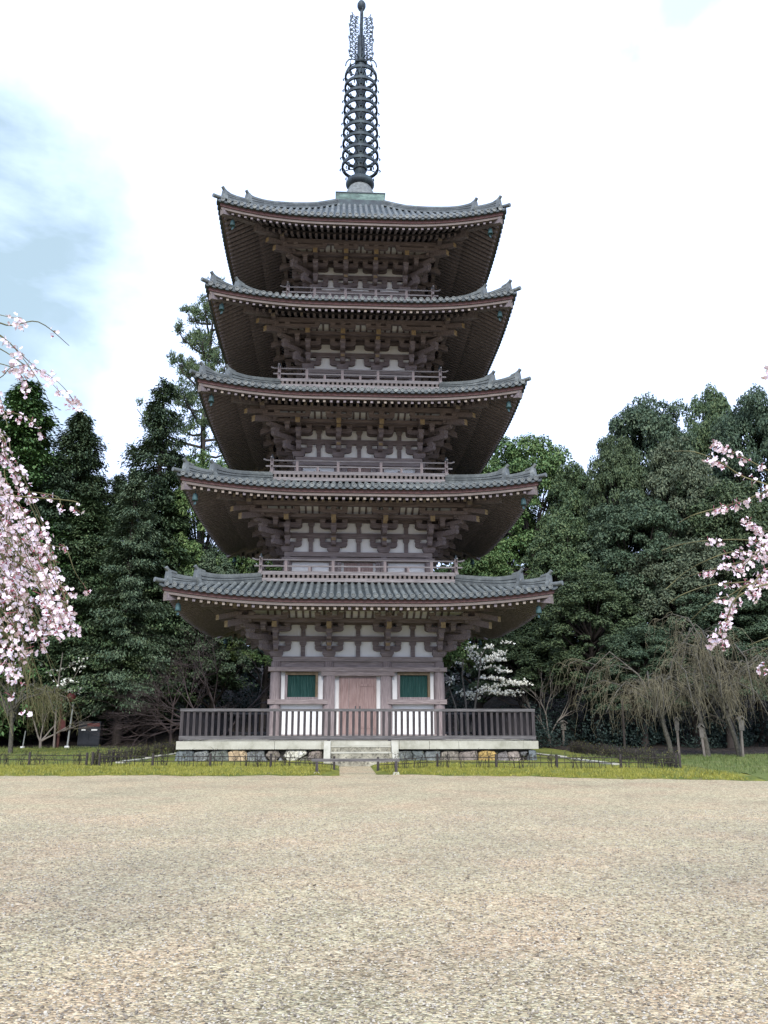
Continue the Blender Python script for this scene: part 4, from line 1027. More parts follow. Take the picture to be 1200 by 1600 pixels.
# ------------------------------------------------------------------ bare and blossoming trees
def gp(px, Y): p = at_y(px, 1128, Y); return Vector((p.x, Y, ground_z(p.x, Y)))
def weeping(px, Y, top_px, top_py, Rx, zt, seed, label, ntw=520, lean=0.0, mt=TWIG_OLIVE, hang=(0.7, 2.3)):
    r = random.Random(seed); g0 = gp(px, Y); o = tag(empty('weeping_tree', g0, 0), label, 'tree', 'bare weeping trees')
    tp = at_y(top_px, top_py, Y)-g0; t = MB(); tw = MB()
    zt_ = tp.z
    t.tube([(0, 0, -0.3), (tp.x*0.25, 0, zt_*0.3), (tp.x*0.6, 0.05, zt_*0.65), (tp.x, 0, zt_)], 0.115, 0.075, 7)
    limbs = []
    nl = 9
    for i in range(nl):
        a = 2*math.pi*i/nl+r.uniform(-.3, .3); L = Rx*r.uniform(0.65, 1.1); up = (zt-zt_)*r.uniform(0.55, 1.05)
        d = Vector((math.cos(a), math.sin(a)*0.9, 0)); b0 = Vector((0, 0, 0)); f_ = r.uniform(0.62, 1.0); b0 = Vector((tp.x*(0.6+(f_-0.65)*1.143 if f_ > 0.65 else f_/0.65*0.6), 0, zt_*f_))
        up *= r.uniform(0.25, 1.0); L *= 1.15
        pts = [b0, b0+d*L*0.26+Vector((0, 0, up*0.62)), b0+d*L*0.55+Vector((0, 0, up*0.95)), b0+d*L*0.82+Vector((0, 0, up*0.72)), b0+d*L+Vector((0, 0, up*0.25-0.45))]
        pts = [p+Vector((r.uniform(-.16, .16), r.uniform(-.16, .16), r.uniform(-.12, .12))) for p in pts]
        t.tube(pts, 0.058, 0.016, 5); limbs.append((pts, d))
        for j in range(3):                                # side limbs
            s_ = r.uniform(0.8, 3.0); k = int(s_); p = pts[k].lerp(pts[k+1], s_-k); a2 = a+r.choice((-1, 1))*r.uniform(0.4, 1.4); d2 = Vector((math.cos(a2), math.sin(a2), 0)); l2 = L*r.uniform(0.3, 0.55)
            q = [p, p+d2*l2*0.5+Vector((0, 0, 0.22)), p+d2*l2+Vector((0, 0, -0.1))]; t.tube(q, 0.026, 0.010, 4); limbs.append((q, d2))
    for i in range(ntw):
        pts, d = r.choice(limbs); s_ = r.uniform(0.25, 1.0)*(len(pts)-1.001); k = int(s_); p = pts[k].lerp(pts[k+1], s_-k)
        L = r.uniform(*hang)*r.uniform(0.5, 1.0); L = min(L, p.z-0.9); dr = (d*0.8+rvec(r)*0.9); dr.z = 0; h = L*r.uniform(0.15, 0.75); rise = r.uniform(0.02, 0.30)*L
        q = [p]; wx, wy = r.gauss(0, .10), r.gauss(0, .10)
        for f in (0.18, 0.4, 0.65, 0.85, 1.0):
            q.append(p+dr*h*f**0.7+Vector((wx*math.sin(f*7)+r.gauss(0, .025), wy*math.sin(f*6)+r.gauss(0, .025), rise*math.sin(f*3.14)-L*f**1.6)))
        tw.tube(q, 0.009, 0.004, 3, cap=False)
        for _ in range(3):
            kk = r.randint(1, 4); b = q[kk]; e = b+Vector((r.gauss(0, .20), r.gauss(0, .20), -r.uniform(0.05, 0.40))); tw.tube([b, (b+e)/2+Vector((r.gauss(0, .04), 0, 0.06)), e], 0.0055, 0.0035, 3, cap=False)
    t.build('trunk', [BARKL], o); tw.build('hanging_twigs', [mt], o); return o
weeping(1047, -3.2, 1028, 1102, 2.9, 6.9, 21, 'bare weeping tree nearest the pagoda, its trunk leaning left', 300)
weeping(1103, -3.6, 1088, 1095, 2.7, 6.8, 22, 'middle bare weeping tree on the right, a pale label against its trunk', 210)
weeping(1153, -3.6, 1126, 1090, 2.6, 6.5, 23, 'bare weeping tree farthest right, its trunk forked low down', 200)
weeping(22, 2.0, 18, 1110, 2.3, 5.2, 24, 'bare greenish weeping tree at the left edge under the pink blossom', 300, mt=TWIG_GREEN)

def grow(m, r, p, d, L, rad, lvl, spread, up, kids=(2, 3)):
    n = 4; pts = [p]; dd = d.copy()
    for i in range(n):
        dd = (dd+rvec(r)*0.16+Vector((0, 0, up*0.12))).normalized(); pts.append(pts[-1]+dd*L/n)
    m.tube(pts, rad, rad*0.62, 5 if lvl > 2 else 3, cap=False)
    if lvl == 0: return
    for c in range(r.randint(*kids)):
        k = r.randint(2, n); q = pts[k]; nd = (dd+rvec(r)*spread).normalized(); nd.z = nd.z*0.8+0.04
        grow(m, r, q, nd.normalized(), L*r.uniform(0.62, 0.86), rad*0.58, lvl-1, spread, up, kids)
def bare_tree(name, px, Y, stems, L, rad, lvl, spread, up, seed, mt, label, kids=(2, 3), group=None):
    r = random.Random(seed); o = tag(empty(name, gp(px, Y)), label, 'tree', group); m = MB(); t = MB()
    t.tube([(0, 0, -0.3), (0.02, 0.02, L*0.18), (0.0, 0, L*0.35)], rad*1.35, rad, 7)
    for d in stems: grow(m, r, Vector((0, 0, L*0.30)), Vector(d).normalized(), L, rad*0.8, lvl, spread, up, kids)
    t.build('trunk', [mt], o); m.build('branches', [mt], o); return o
bare_tree('maple_tree', 352, 10.5, [(-1, -0.2, 0.75), (-0.9, 0.3, 0.35), (-0.45, 0.2, 1.0), (0.5, 0.3, 0.8), (-1.2, -0.2, 0.5)], 2.5, 0.085, 5, 0.62, -0.05, 31, TWIG_RED, 'leafless tree with reddish fanning branches behind the left end of the railing', (3, 3))
bare_tree('maple_tree', 268, 11.5, [(-1, 0.1, 0.8), (-0.7, 0.3, 0.5), (-0.2, 0.2, 1.0), (0.6, 0, 0.7)], 2.1, 0.08, 4, 0.62, -0.05, 32, TWIG_RED, 'smaller leafless reddish tree left of the railing, beneath the dark wood', (3, 3))
bare_tree('sapling', 857, 8.8, [(-0.1, 0, 1), (0.35, 0.1, 1), (-0.45, 0.1, 0.9)], 1.45, 0.06, 4, 0.42, 0.3, 33, TWIG_PALE, 'thin leafless sapling just right of the railing', (2, 3))
bare_tree('sapling', 66, 10, [(-0.5, 0, 0.8), (0.5, 0.1, 0.8), (0.1, 0.1, 1), (0.9, 0, 0.5)], 1.5, 0.07, 4, 0.5, 0.1, 34, TWIG_PALE, 'spindly pale tree between the low white post and the red pole', (2, 3))
def white_tree(name, px, Y, stems, boughs, seed, label, dens=1.0):
    r = random.Random(seed); g0 = gp(px, Y); o = tag(empty(name, g0), label, 'tree'); t = MB(); f = MB()
    for pts in stems: t.tube([at_y(x, y, Y+dy)-g0 for x, y, dy in pts], 0.075, 0.03, 5)
    for pts, n in boughs:
        dy = r.uniform(-0.8, 0.8); q = [at_y(x, y, Y+dy+0.3*i)-g0 for i, (x, y) in enumerate(pts)]; t.tube(q, 0.028, 0.009, 4)
        for _ in range(int(n*dens)):
            s_ = r.random()**0.7*(len(q)-1.001); k = int(s_); p = q[k].lerp(q[k+1], s_-k)+Vector((r.gauss(0, .16), r.gauss(0, .20), abs(r.gauss(0, .10))))
            for _ in range(4): leaf(f, p+rvec(r)*0.05, (rvec(r)+Vector((0, -0.4, 0.5))).normalized(), r, r.uniform(0.075, 0.135), 0.7)
            if r.random() < 0.35: t.tube([q[k].lerp(q[k+1], s_-k), p], 0.007, 0.004, 3, cap=False)
    t.build('trunk', [TWIG_PALE], o); f.build('blossoms', [WHITEB], o); return o
white_tree('white_blossom_tree', 728, 9.0, [[(728, 1172, 0), (728, 1100, 0), (722, 1055, 0.2), (724, 1030, 0)], [(731, 1172, 0), (742, 1105, 0.2), (748, 1060, 0.4), (752, 1020, 0.3)], [(722, 1172, 0), (712, 1105, -0.3), (701, 1072, -0.4)]],
    [([(750, 1050), (742, 1030), (735, 1018), (741, 1009)], 50), ([(750, 1040), (760, 1030), (778, 1026), (787, 1021)], 70), ([(748, 1032), (764, 1034), (776, 1032), (788, 1031)], 60), ([(745, 1040), (758, 1014), (768, 1012)], 34),
     ([(748, 1048), (770, 1042), (784, 1049), (799, 1051)], 48), ([(752, 1060), (775, 1061), (800, 1069), (824, 1071)], 130), ([(742, 1082), (765, 1074), (783, 1072), (818, 1067)], 80), ([(742, 1095), (738, 1085), (722, 1088)], 90),
     ([(742, 1090), (760, 1080), (785, 1084), (812, 1083)], 90), ([(742, 1094), (752, 1078), (770, 1080)], 60), ([(760, 1084), (785, 1086), (810, 1088)], 40), ([(722, 1040), (714, 1037)], 10), ([(702, 1072), (704, 1061)], 12), ([(788, 1006), (796, 1004), (802, 1008)], 12)], 41,
    'small tree of layered white blossom behind the right half of the railing', 0.9)
white_tree('white_blossom_tree', 84, 10, [[(84, 1170, 0), (88, 1110, 0), (92, 1060, 0.2), (98, 1020, 0)]],
    [([(90, 1080), (115, 1060), (136, 1022)], 26), ([(90, 1050), (112, 1040), (132, 1030)], 22), ([(90, 1085), (118, 1078), (150, 1072)], 34), ([(92, 1070), (80, 1050), (60, 1038)], 18), ([(88, 1075), (104, 1064), (120, 1066)], 20), ([(88, 1100), (124, 1080), (148, 1084)], 20)], 42,
    'thin tree with sparse white blossom near the dark cabinet at left', 0.8)

# weeping cherries at the two edges, near the viewer
def flower(m, p, nrm, r, R_=0.018):
    t = nrm.orthogonal().normalized(); b = nrm.cross(t); o = r.uniform(0, 6.28)
    for i in range(5):
        a = o+i*1.2566; d = t*math.cos(a)+b*math.sin(a); e = nrm.cross(d); R2 = R_*r.uniform(0.85, 1.15)
        m.add([p, p+d*R2*0.62+e*R2*0.44+nrm*R2*0.12, p+d*R2*1.0+nrm*R2*0.30, p+d*R2*0.62-e*R2*0.44+nrm*R2*0.12], [(0, 1, 2, 3)])
def cluster(m, bud, tw, p, r, n, sp):
    for _ in range(n):
        d = (rvec(r)+Vector((0, 0, -0.35))).normalized(); q = p+d*sp*r.uniform(0.35, 1.0)
        nrm = (d*0.8+rvec(r)*0.7+Vector((0, -0.25, 0))).normalized(); flower(m, q, nrm, r, r.uniform(0.013, 0.0185))
        if r.random() < 0.30: bud.tube([q-nrm*0.012, q-nrm*0.002], 0.004, 0.006, 4)
    for _ in range(1): 
        q = p+rvec(r)*sp; bud.tube([p, q], 0.0014, 0.0014, 3, cap=False)
def strand(m, bud, tw, pts, r, on, every=0.048, n=(3, 6), sp=0.045, r0=0.006):
    """twig through pts; on(f) = chance of a blossom cluster at fraction f of its length"""
    fine = []
    for i in range(len(pts)-1):
        p0, p1, p2, p3 = pts[max(0, i-1)], pts[i], pts[i+1], pts[min(len(pts)-1, i+2)]
        for k in range(5):
            t = k/5; fine.append(0.5*((2*p1)+(p2-p0)*t+(2*p0-5*p1+4*p2-p3)*t*t+(3*p1-p0-3*p2+p3)*t**3))
    fine.append(pts[-1]); tw.tube(fine, r0, r0*0.35, 4, cap=False)
    L = sum((a-b).length for a, b in zip(fine, fine[1:])); acc = 0; nxt = 0
    for a, b in zip(fine, fine[1:]):
        l = (b-a).length
        while nxt < acc+l:
            f = nxt/L
            if r.random() < on(f): cluster(m, bud, tw, a.lerp(b, (nxt-acc)/l)+Vector((0, 0, -0.01)), r, r.randint(*n), sp)
            nxt += every*r.uniform(0.7, 1.3)
        acc += l
def finish_cherry(o, tr, tw, m, bud):
    inv = o.location
    for mb in (tr, tw, m, bud): mb.v = [(x-inv.x, y-inv.y, z-inv.z) for x, y, z in mb.v]
    tr.build('trunk', [BARK], o); tw.build('twigs', [TWIG_GREEN], o); m.build('blossoms', [BLOSSOM], o); bud.build('buds', [BUD], o)
def cherry_left():
    r = random.Random(51); o = tag(empty('weeping_cherry', (-6.6, -32.2, 0)), 'weeping cherry hanging into the left side of the picture, thick with pink blossom', 'tree')
    m, bud, tw, tr = MB(), MB(), MB(), MB(); T0 = Vector((-6.6, -32.2, 0))
    top = T0+Vector((0.2, 0.1, 3.6)); tr.tube([T0+Vector((0, 0, -0.2)), T0+Vector((0.1, 0, 1.5)), top], 0.22, 0.15, 9)
    nodes = [at_d(-260, 470, 5.6), at_d(-220, 560, 5.2), at_d(-220, 650, 6.0), at_d(-240, 760, 5.5)]
    for n_ in nodes: tr.tube([top, (top+n_)/2+Vector((0, 0, 0.35)), n_], 0.08, 0.035, 6)
    def st(pp, d, on, node=None, **kw):
        pts = [at_d(x, y, d+0.05*i*r.uniform(-1, 1)) for i, (x, y) in enumerate(pp)]
        if node is not None: pts = [nodes[node]]+pts
        kw.setdefault('r0', 0.0045); strand(m, bud, tw, pts, r, on, **kw)
    # sparse arching sprays against the sky
    near = lambda cs, w_: (lambda f: 1.0 if any(abs(f-c) < w_ for c in cs) else 0.03)
    st([(-60, 480), (10, 508), (60, 503), (108, 540)], 5.6, lambda f: 0.02, 0, r0=0.007)
    st([(-60, 470), (0, 492), (34, 497)], 5.5, near([0.93, 0.985], 0.035), 0)
    st([(-60, 500), (-5, 520), (40, 560), (80, 598), (118, 640)], 5.7, near([0.66, 0.72, 0.80, 0.87, 0.93], 0.016), 0, n=(3, 6))
    st([(-60, 520), (0, 545), (42, 572), (66, 580), (100, 606), (135, 655)], 5.6, near([0.60, 0.68, 0.73, 0.84, 0.88], 0.016), 1)
    st([(-60, 510), (0, 525), (36, 560), (66, 605), (88, 655)], 5.4, near([0.58, 0.66, 0.76], 0.02), 1)
    st([(-60, 560), (-10, 566), (25, 578), (42, 604), (30, 612)], 5.4, near([0.82, 0.90, 0.98], 0.05), 1, n=(4, 7))
    st([(-60, 590), (-8, 610), (4, 635), (12, 668)], 5.3, near([0.72, 0.80], 0.04), 1)
    st([(-60, 640), (20, 645), (52, 660), (66, 680)], 5.8, near([0.80, 0.97], 0.025), 2)
    st([(-40, 600), (0, 590), (18, 574), (48, 570)], 5.5, near([0.85, 0.95], 0.04), 1)
    # the dense curtain
    def ybot(x): return 1062 if x < 30 else (1045-(x-30)*1.1 if x < 72 else 1000)
    for i in range(60):
        x0 = r.uniform(-150, 22); y0 = 700+r.uniform(-20, 150)*(1 if i % 3 else 1.7)+max(0, x0-5)*1.5
        slope = r.uniform(0.28, 0.62); ln = r.uniform(170, 330); x1 = x0+ln*slope; y1 = y0+ln
        xm = r.uniform(80, 124)
        if x1 > xm: k_ = (xm-x0)/(x1-x0); x1, y1 = xm, y0+ln*k_
        if x1 < 0: y1 += 60; x1 += 30
        yb = ybot(x1)
        if y1 > yb: y1 = yb-r.uniform(0, 30)
        if y1-y0 < 70: continue
        d = r.uniform(4.7, 6.3); ph, fq, fade = r.uniform(0, 6.28), r.uniform(14, 30), r.uniform(0.55, 0.85)
        st([(x0-30, y0-44), (x0, y0), (x0+(x1-x0)*0.52, y0+(y1-y0)*0.40), (x0+(x1-x0)*0.85, y0+(y1-y0)*0.75), (x1, y1)], d,
           (lambda f, fd=fade, ph=ph, fq=fq: 0.0 if f < 0.26 else ((0.95 if math.sin(f*fq+ph) > -0.35 else 0.22) if f < fd+0.08 else (0.75 if math.sin(f*fq+ph) > 0.45 else (1.0 if f > 0.97 else 0.04)))), r.choice((2, 3)), n=(3, 5), r0=0.0045)
    for pp, cs in ((((60, 770), (95, 788), (92, 795)), [0.98]), (((70, 850), (100, 852), (118, 895), (138, 923)), [0.62, 0.68, 0.985]), (((60, 880), (92, 905), (115, 925)), [0.99, 0.80]), (((78, 905), (100, 950), (104, 948)), [0.985]), (((70, 900), (100, 965), (118, 984)), [0.90, 0.985]),
                   (((30, 930), (58, 1000), (62, 1015)), [0.985]), (((10, 960), (36, 1040), (30, 1066)), [0.985]), (((0, 980), (18, 1060), (16, 1092)), [0.985]), (((20, 1000), (42, 1080), (44, 1112)), [0.985]), (((90, 780), (118, 792), (115, 798)), [0.98])):
        st(list(pp), 5.5+r.uniform(-.5, .5), near(cs, 0.014), 3, n=(4, 7))
    for i in range(26):                                    # bare green twigs below
        x0 = r.uniform(-40, 40); y0 = r.uniform(820, 1000); x1 = x0+r.uniform(-10, 70); y1 = min(y0+r.uniform(90, 190), 1150)
        st([(x0-20, y0-60), (x0, y0), ((x0+x1)/2+r.uniform(-6, 6), (y0+y1)/2), (x1, y1)], r.uniform(5, 6.5), lambda f: 0.0, 3, r0=0.004)
    finish_cherry(o, tr, tw, m, bud)
cherry_left()
def cherry_right():
    r = random.Random(52); o = tag(empty('weeping_cherry', (6.4, -31.0, 0)), 'weeping cherry reaching in from the right edge, with long twigs of pale pink blossom', 'tree')
    m, bud, tw, tr = MB(), MB(), MB(), MB(); T0 = Vector((6.4, -31.0, 0)); top = T0+Vector((-0.2, 0.1, 3.4))
    tr.tube([T0+Vector((0, 0, -0.2)), T0+Vector((-0.05, 0, 1.5)), top], 0.2, 0.14, 9)
    nodes = [at_d(1400, 700, 6.0), at_d(1390, 800, 6.2), at_d(1400, 900, 6.0), at_d(1400, 990, 6.0)]
    for n_ in nodes: tr.tube([top, (top+n_)/2+Vector((0, 0, 0.25)), n_], 0.07, 0.03, 6)
    S_ = [(0, [(1260, 762), (1200, 735), (1165, 716), (1140, 703), (1114, 691)], [(0.40, 0.62, 0.85), (0.66, 0.80, 0.5), (0.84, 1.0, 0.95)]),
          (0, [(1260, 790), (1200, 758), (1160, 744), (1125, 722), (1085, 706), (1052, 705)], [(0.45, 0.52, 0.8), (0.57, 0.62, 0.7), (0.68, 0.80, 0.6)]),
          (1, [(1260, 752), (1205, 765), (1165, 781), (1135, 790), (1085, 804), (1060, 817)], [(0.36, 0.50, 0.8), (0.54, 0.72, 0.8)]),
          (1, [(1260, 840), (1205, 832), (1180, 823), (1163, 808)], [(0.62, 1.0, 0.9)]),
          (1, [(1260, 850), (1205, 846), (1150, 843), (1100, 845), (1062, 851), (1034, 860)], [(0.36, 0.60, 0.9), (0.68, 0.75, 0.95)]),
          (2, [(1260, 880), (1205, 866), (1150, 862), (1112, 872), (1072, 893), (1040, 921)], [(0.36, 0.62, 0.55), (0.62, 0.70, 0.5)]),
          (2, [(1260, 850), (1200, 868), (1150, 880), (1118, 888), (1090, 896), (1062, 905)], [(0.34, 0.80, 0.95)]),
          (2, [(1260, 900), (1205, 905), (1155, 910), (1110, 914), (1068, 928), (1046, 942)], [(0.34, 0.66, 0.75)]),
          (2, [(1260, 890), (1200, 906), (1165, 915), (1140, 930), (1112, 940), (1080, 968)], [(0.30, 0.55, 0.85), (0.70, 0.76, 0.9)]),
          (2, [(1260, 890), (1190, 908), (1160, 920), (1146, 945), (1134, 968), (1120, 990), (1106, 1010)], [(0.30, 0.50, 0.7), (0.62, 0.99, 0.8)]),
          (2, [(1260, 905), (1190, 915), (1150, 935), (1138, 960), (1132, 985), (1128, 1006)], [(0.30, 0.52, 0.6), (0.72, 1.0, 0.5)]),
          (1, [(1260, 800), (1210, 832), (1185, 862), (1165, 880), (1150, 893)], [(0.40, 1.0, 0.9)]),
          (2, [(1260, 860), (1212, 880), (1186, 900), (1172, 925), (1180, 930)], [(0.40, 1.0, 0.85)]),
          (3, [(1260, 1030), (1212, 1036), (1185, 1046)], [(0.72, 1.0, 0.95)]),
          (3, [(1260, 985), (1215, 992), (1180, 1004), (1168, 1010)], []), (3, [(1260, 1000), (1212, 1008), (1178, 1024)], []), (0, [(1260, 560), (1215, 572), (1196, 580)], [(0.95, 1.0, 0.9)])]
    for nd, pp, iv in S_:
        d = 6.0+r.uniform(-0.6, 0.6)
        pts = [nodes[nd]]+[at_d(x, y, d+0.06*i*r.uniform(-1, 1)) for i, (x, y) in enumerate(pp)]
        strand(m, bud, tw, pts, r, (lambda f, iv=iv: max([p for a, b, p in iv if a <= f <= b] or [0.0])), every=0.034, n=(3, 6), sp=0.045, r0=0.0065)
    finish_cherry(o, tr, tw, m, bud)
cherry_right()

# ------------------------------------------------------------------ fences, barrier, posts, cabinet
SHRUB = leafmat('small shrub leaves', ((0.03, 0.05, 0.012), (0.075, 0.085, 0.02), (0.15, 0.13, 0.04)), 2.0)
FENCEW = wood('dark fence wood', (0.022, 0.018, 0.016), (0.042, 0.034, 0.030), (0.07, 0.06, 0.052), 'z')
def mz(x, y): return mossz(x, y, edge_front(x))
def low_fence(label, pts, seed, dens=13.0, tall=0.40, green=0.5, stem_h=(0.22, 0.55)):
    r = random.Random(seed); x0, y0 = pts[0]; z0 = mz(x0, y0); o = tag(empty('low_fence', (x0, y0, z0)), label, 'fence', 'low fences round the moss plot')
    pm_ = MB(); pm_.lathe([(0.040, -0.15), (0.040, tall-0.02), (0.030, tall)], seg=8); pme = pm_.mesh('post', [FENCEW])
    for x, y in pts: put(pme, 'post', o, (x-x0, y-y0, mz(x, y)-z0), r.uniform(0, 6))
    st = MB(); lf = MB()
    for h in (0.16, 0.30):
        rl = MB(); rl.tube([(x-x0, y-y0+0.03, mz(x, y)-z0+h) for x, y in pts], 0.012, sides=5); rl.build('rail', [FENCEW], o)
    for (xa, ya), (xb, yb) in zip(pts, pts[1:]):
        L = math.hypot(xb-xa, yb-ya)
        for i in range(int(L*dens)):
            t = r.random(); x = xa+(xb-xa)*t+r.gauss(0, .05); y = ya+(yb-ya)*t+r.gauss(0, .06); z = mz(x, y)-z0; h = r.uniform(*stem_h)
            q = [Vector((x-x0, y-y0, z-0.03)), Vector((x-x0+r.gauss(0, .03), y-y0, z+h*0.5)), Vector((x-x0+r.gauss(0, .07), y-y0+r.gauss(0, .04), z+h))]
            st.tube(q, 0.011, 0.005, 3, cap=False)
            for _ in range(2):
                b = q[1].lerp(q[2], r.random()*0.8); st.tube([b, b+Vector((r.gauss(0, .09), r.gauss(0, .05), r.uniform(0.02, 0.14)))], 0.006, 0.004, 3, cap=False)
            for _ in range(int(9*green)):
                b = q[0].lerp(q[2], r.uniform(0.35, 1.05))+Vector((r.gauss(0, .05), r.gauss(0, .05), r.gauss(0, .03))); leaf(lf, b, (rvec(r)+Vector((0, -0.3, 0.5))).normalized(), r, r.uniform(0.025, 0.05))
    s1 = st.build('stems', [FENCEW], o); s1['kind'] = 'stuff'; s2 = lf.build('leaves', [SHRUB], o); s2['kind'] = 'stuff'
    return o
def fl_y(x): return -11.0-0.155*x if x > -9 else -9.6
lx = [at_y(px, 1128, -10.6-0.0).x for px in (148, 236, 329, 425, 523)]; rx = [at_y(px, 1128, -11.6).x for px in (592, 684, 773, 863, 956, 1040)]
low_fence('low dark fence of posts and thin stems before the left half of the podium', [(x, fl_y(x)) for x in lx], 61)
low_fence('low dark fence of posts and thin stems before the right half of the podium', [(x, fl_y(x)) for x in rx], 62)
xr_, yr_ = rx[-1], fl_y(rx[-1])
low_fence('low fence running back from the right corner of the moss plot, thick with shoots', [(xr_+0.12*i, yr_+0.25+2.1*i) for i in range(8)], 63, 26, 0.42, 0.7)
low_fence('low fence at the left edge of the picture, thick with grey-green shoots', [(lx[0]-0.5-1.9*i, fl_y(lx[0])+0.35+0.25*i) for i in range(9)], 64, 16, 0.40, 0.8, (0.2, 0.45))
low_fence('low fence running back on the left of the moss plot, thick with shoots', [(lx[0]-0.3+0.12*i, fl_y(lx[0])+0.3+2.1*i) for i in range(8)], 65, 26, 0.42, 0.8)
def kerb(label, x0, y0, x1, y1):
    n = 12; m = MB(); o = tag(empty('stone_kerb', (x0, y0, 0)), label, 'kerb')
    for i in range(n):
        a, b = i/n, (i+0.975)/n; xa, ya, xb, yb = x0+(x1-x0)*a, y0+(y1-y0)*a, x0+(x1-x0)*b, y0+(y1-y0)*b; w_ = 0.13
        z = mz((xa+xb)/2, (ya+yb)/2)+0.05
        m.add([(xa-w_-x0, ya-y0, -0.05), (xa+w_-x0, ya-y0, -0.05), (xb+w_-x0, yb-y0, -0.05), (xb-w_-x0, yb-y0, -0.05), (xa-w_-x0, ya-y0, z), (xa+w_-x0, ya-y0, z), (xb+w_-x0, yb-y0, z), (xb-w_-x0, yb-y0, z)],
              [(0, 3, 2, 1), (4, 5, 6, 7), (0, 1, 5, 4), (1, 2, 6, 5), (2, 3, 7, 6), (3, 0, 4, 7)])
    m.build('kerb_stones', [COPING], o)
kerb('pale stone kerb running back past the left side of the podium', -8.1, -8.2, -7.5, 6.5)
kerb('pale stone kerb running back past the right side of the podium', 8.2, -10.2, 7.5, 6.5)
# low barrier bar before the steps
yb_ = -12.25; xa_, xb_ = at_y(488, 1128, yb_).x, at_y(624, 1128, yb_).x
o = tag(empty('barrier', ((xa_+xb_)/2, yb_, 0)), 'low grey wooden barrier bar on two feet across the path to the steps', 'barrier'); hw_ = (xb_-xa_)/2
m = MB(); m.box(-hw_, hw_, -0.045, 0.045, 0.37, 0.45); m.build('bar', [GREYX], o)
m = MB(); m.box(-0.04, 0.04, -0.04, 0.04, 0.0, 0.369); me = m.mesh('leg', [GREYW]); m = MB(); m.taper(0, 0, 0.0, 0.07, 0.22, 0.14, 0.22, 0.14); mf = m.mesh('foot', [COPING])
for x in (-hw_+0.16, hw_-0.10):
    l = put(me, 'leg', o, (x, 0, 0)); put(mf, 'foot', l, (0, 0, 0))
# small roofed label posts among the trees
SIGNW = flat('grey sign board', (0.11, 0.10, 0.085), 0.85, 0.35)
def label_post(px, Y, htop, label, tilt=0.0, bw=0.30, bh=0.36):
    o = tag(empty('label_post', gp(px, Y)), label, 'sign post', 'small roofed label posts'); o.rotation_euler = (0, tilt, rnd.uniform(-.3, .3))
    m = MB(); m.box(-0.045, 0.045, -0.045, 0.045, -0.2, htop-0.12); m.build('post', [TWIG_PALE], o)
    m = MB(); m.box(-bw/2, bw/2, -0.075, -0.046, htop-0.16-bh, htop-0.16); m.build('board', [SIGNW], o)
    m = MB(); m.prism([(-bw*0.78, htop-0.15), (0, htop), (bw*0.78, htop-0.15), (bw*0.72, htop-0.19), (0, htop-0.05), (-bw*0.72, htop-0.19)], -0.16, 0.07, lambda a, b_, t: (a, t, b_)); m.build('roof', [SIGNW], o)
label_post(879, 8.6, 1.40, 'small roofed label post standing alone between the railing and the bare trees')
label_post(1057, -3.0, 1.72, 'slim label post beside the trunk of the nearest bare weeping tree', 0, 0.16, 0.40)
label_post(1155, -4.0, 1.75, 'small roofed label post at the far right beside the forked trunk', 0.03, 0.24, 0.42)
label_post(1096, -3.9, 1.45, 'narrow label plate on a stake against the middle bare weeping trunk', -0.05, 0.17, 0.40)
def pole(name, px, Y, top, label, cat, r0, mt, extra=None):
    g0 = gp(px, Y); o = tag(empty(name, g0), label, cat); t = at_y(top[0], top[1], Y)-g0
    m = MB(); m.tube([(0, 0, -0.2), t*0.5, t], r0, r0*0.85, 8); m.build('shaft', [mt], o)
    if extra: extra(o, t)
    return o
REDP = flat('dull red paint', (0.075, 0.018, 0.016), 0.6, 0.3); WHITEP = flat('white paint', (0.6, 0.6, 0.58), 0.6, 0.15); GREYP = flat('grey metal pole', (0.20, 0.21, 0.20), 0.5, 0.25)
BROWNP = flat('red-brown pole', (0.10, 0.045, 0.036), 0.8, 0.3)
def lamp_head(o, t):
    m = MB(); m.lathe([(0.05, 0.08), (0.20, 0.10), (0.26, 0.28), (0.26, 0.42), (0.14, 0.55), (0.04, 0.58)], -0.18, 0, 12); h = m.build('red_lamp', [REDP], o); h.location = (t.x, t.y, t.z-0.5)
    m = MB(); m.lathe([(0.13, 0.0), (0.13, 0.22), (0.09, 0.24)], seg=10); m.build('foot', [WHITEP], o)
pole('lamp_pole', 108, 10.2, (117, 1085), 'leaning grey pole with a dull red lamp at its top and a white foot', 'lamp pole', 0.055, GREYP, lamp_head)
def plate(o, t):
    m = MB(); m.box(0.10, 0.36, -0.09, -0.06, 1.05, 1.65); m.build('plate', [REDP], o)
    m = MB(); m.box(0.0, 0.20, -0.055, -0.03, 1.30, 1.36); m.build('bracket', [BROWNP], o)
pole('sign_pole', 93, 10.4, (97, 1092), 'red-brown wooden pole with a small red plate halfway up', 'pole', 0.085, BROWNP, plate)
def foot(o, t):
    m = MB(); m.lathe([(0.12, 0.0), (0.12, 0.20), (0.08, 0.22)], seg=10); m.build('foot', [WHITEP], o)
pole('marker_post', 39, 10.0, (40, 1142), 'short thin grey post with a white foot at the far left', 'post', 0.035, GREYP, foot)
pole('support_pole', 973, -2.2, (972, 1092), 'straight dark pole standing left of the bare weeping trees', 'pole', 0.06, BARK)
g0 = gp(143, 11.2); o = tag(empty('cabinet', g0), 'dark metal cabinet with a red stripe at the edge of the wood', 'cabinet'); CAB = flat('dark cabinet paint', (0.012, 0.014, 0.018), 0.5, 0.2)
m = MB(); m.box(-0.60, 0.60, -0.30, 0.30, 0.06, 1.28); m.box(-0.64, 0.64, -0.34, 0.34, 1.281, 1.33); m.box(-0.56, 0.56, -0.26, 0.26, -0.05, 0.0598); m.build('body', [CAB], o)
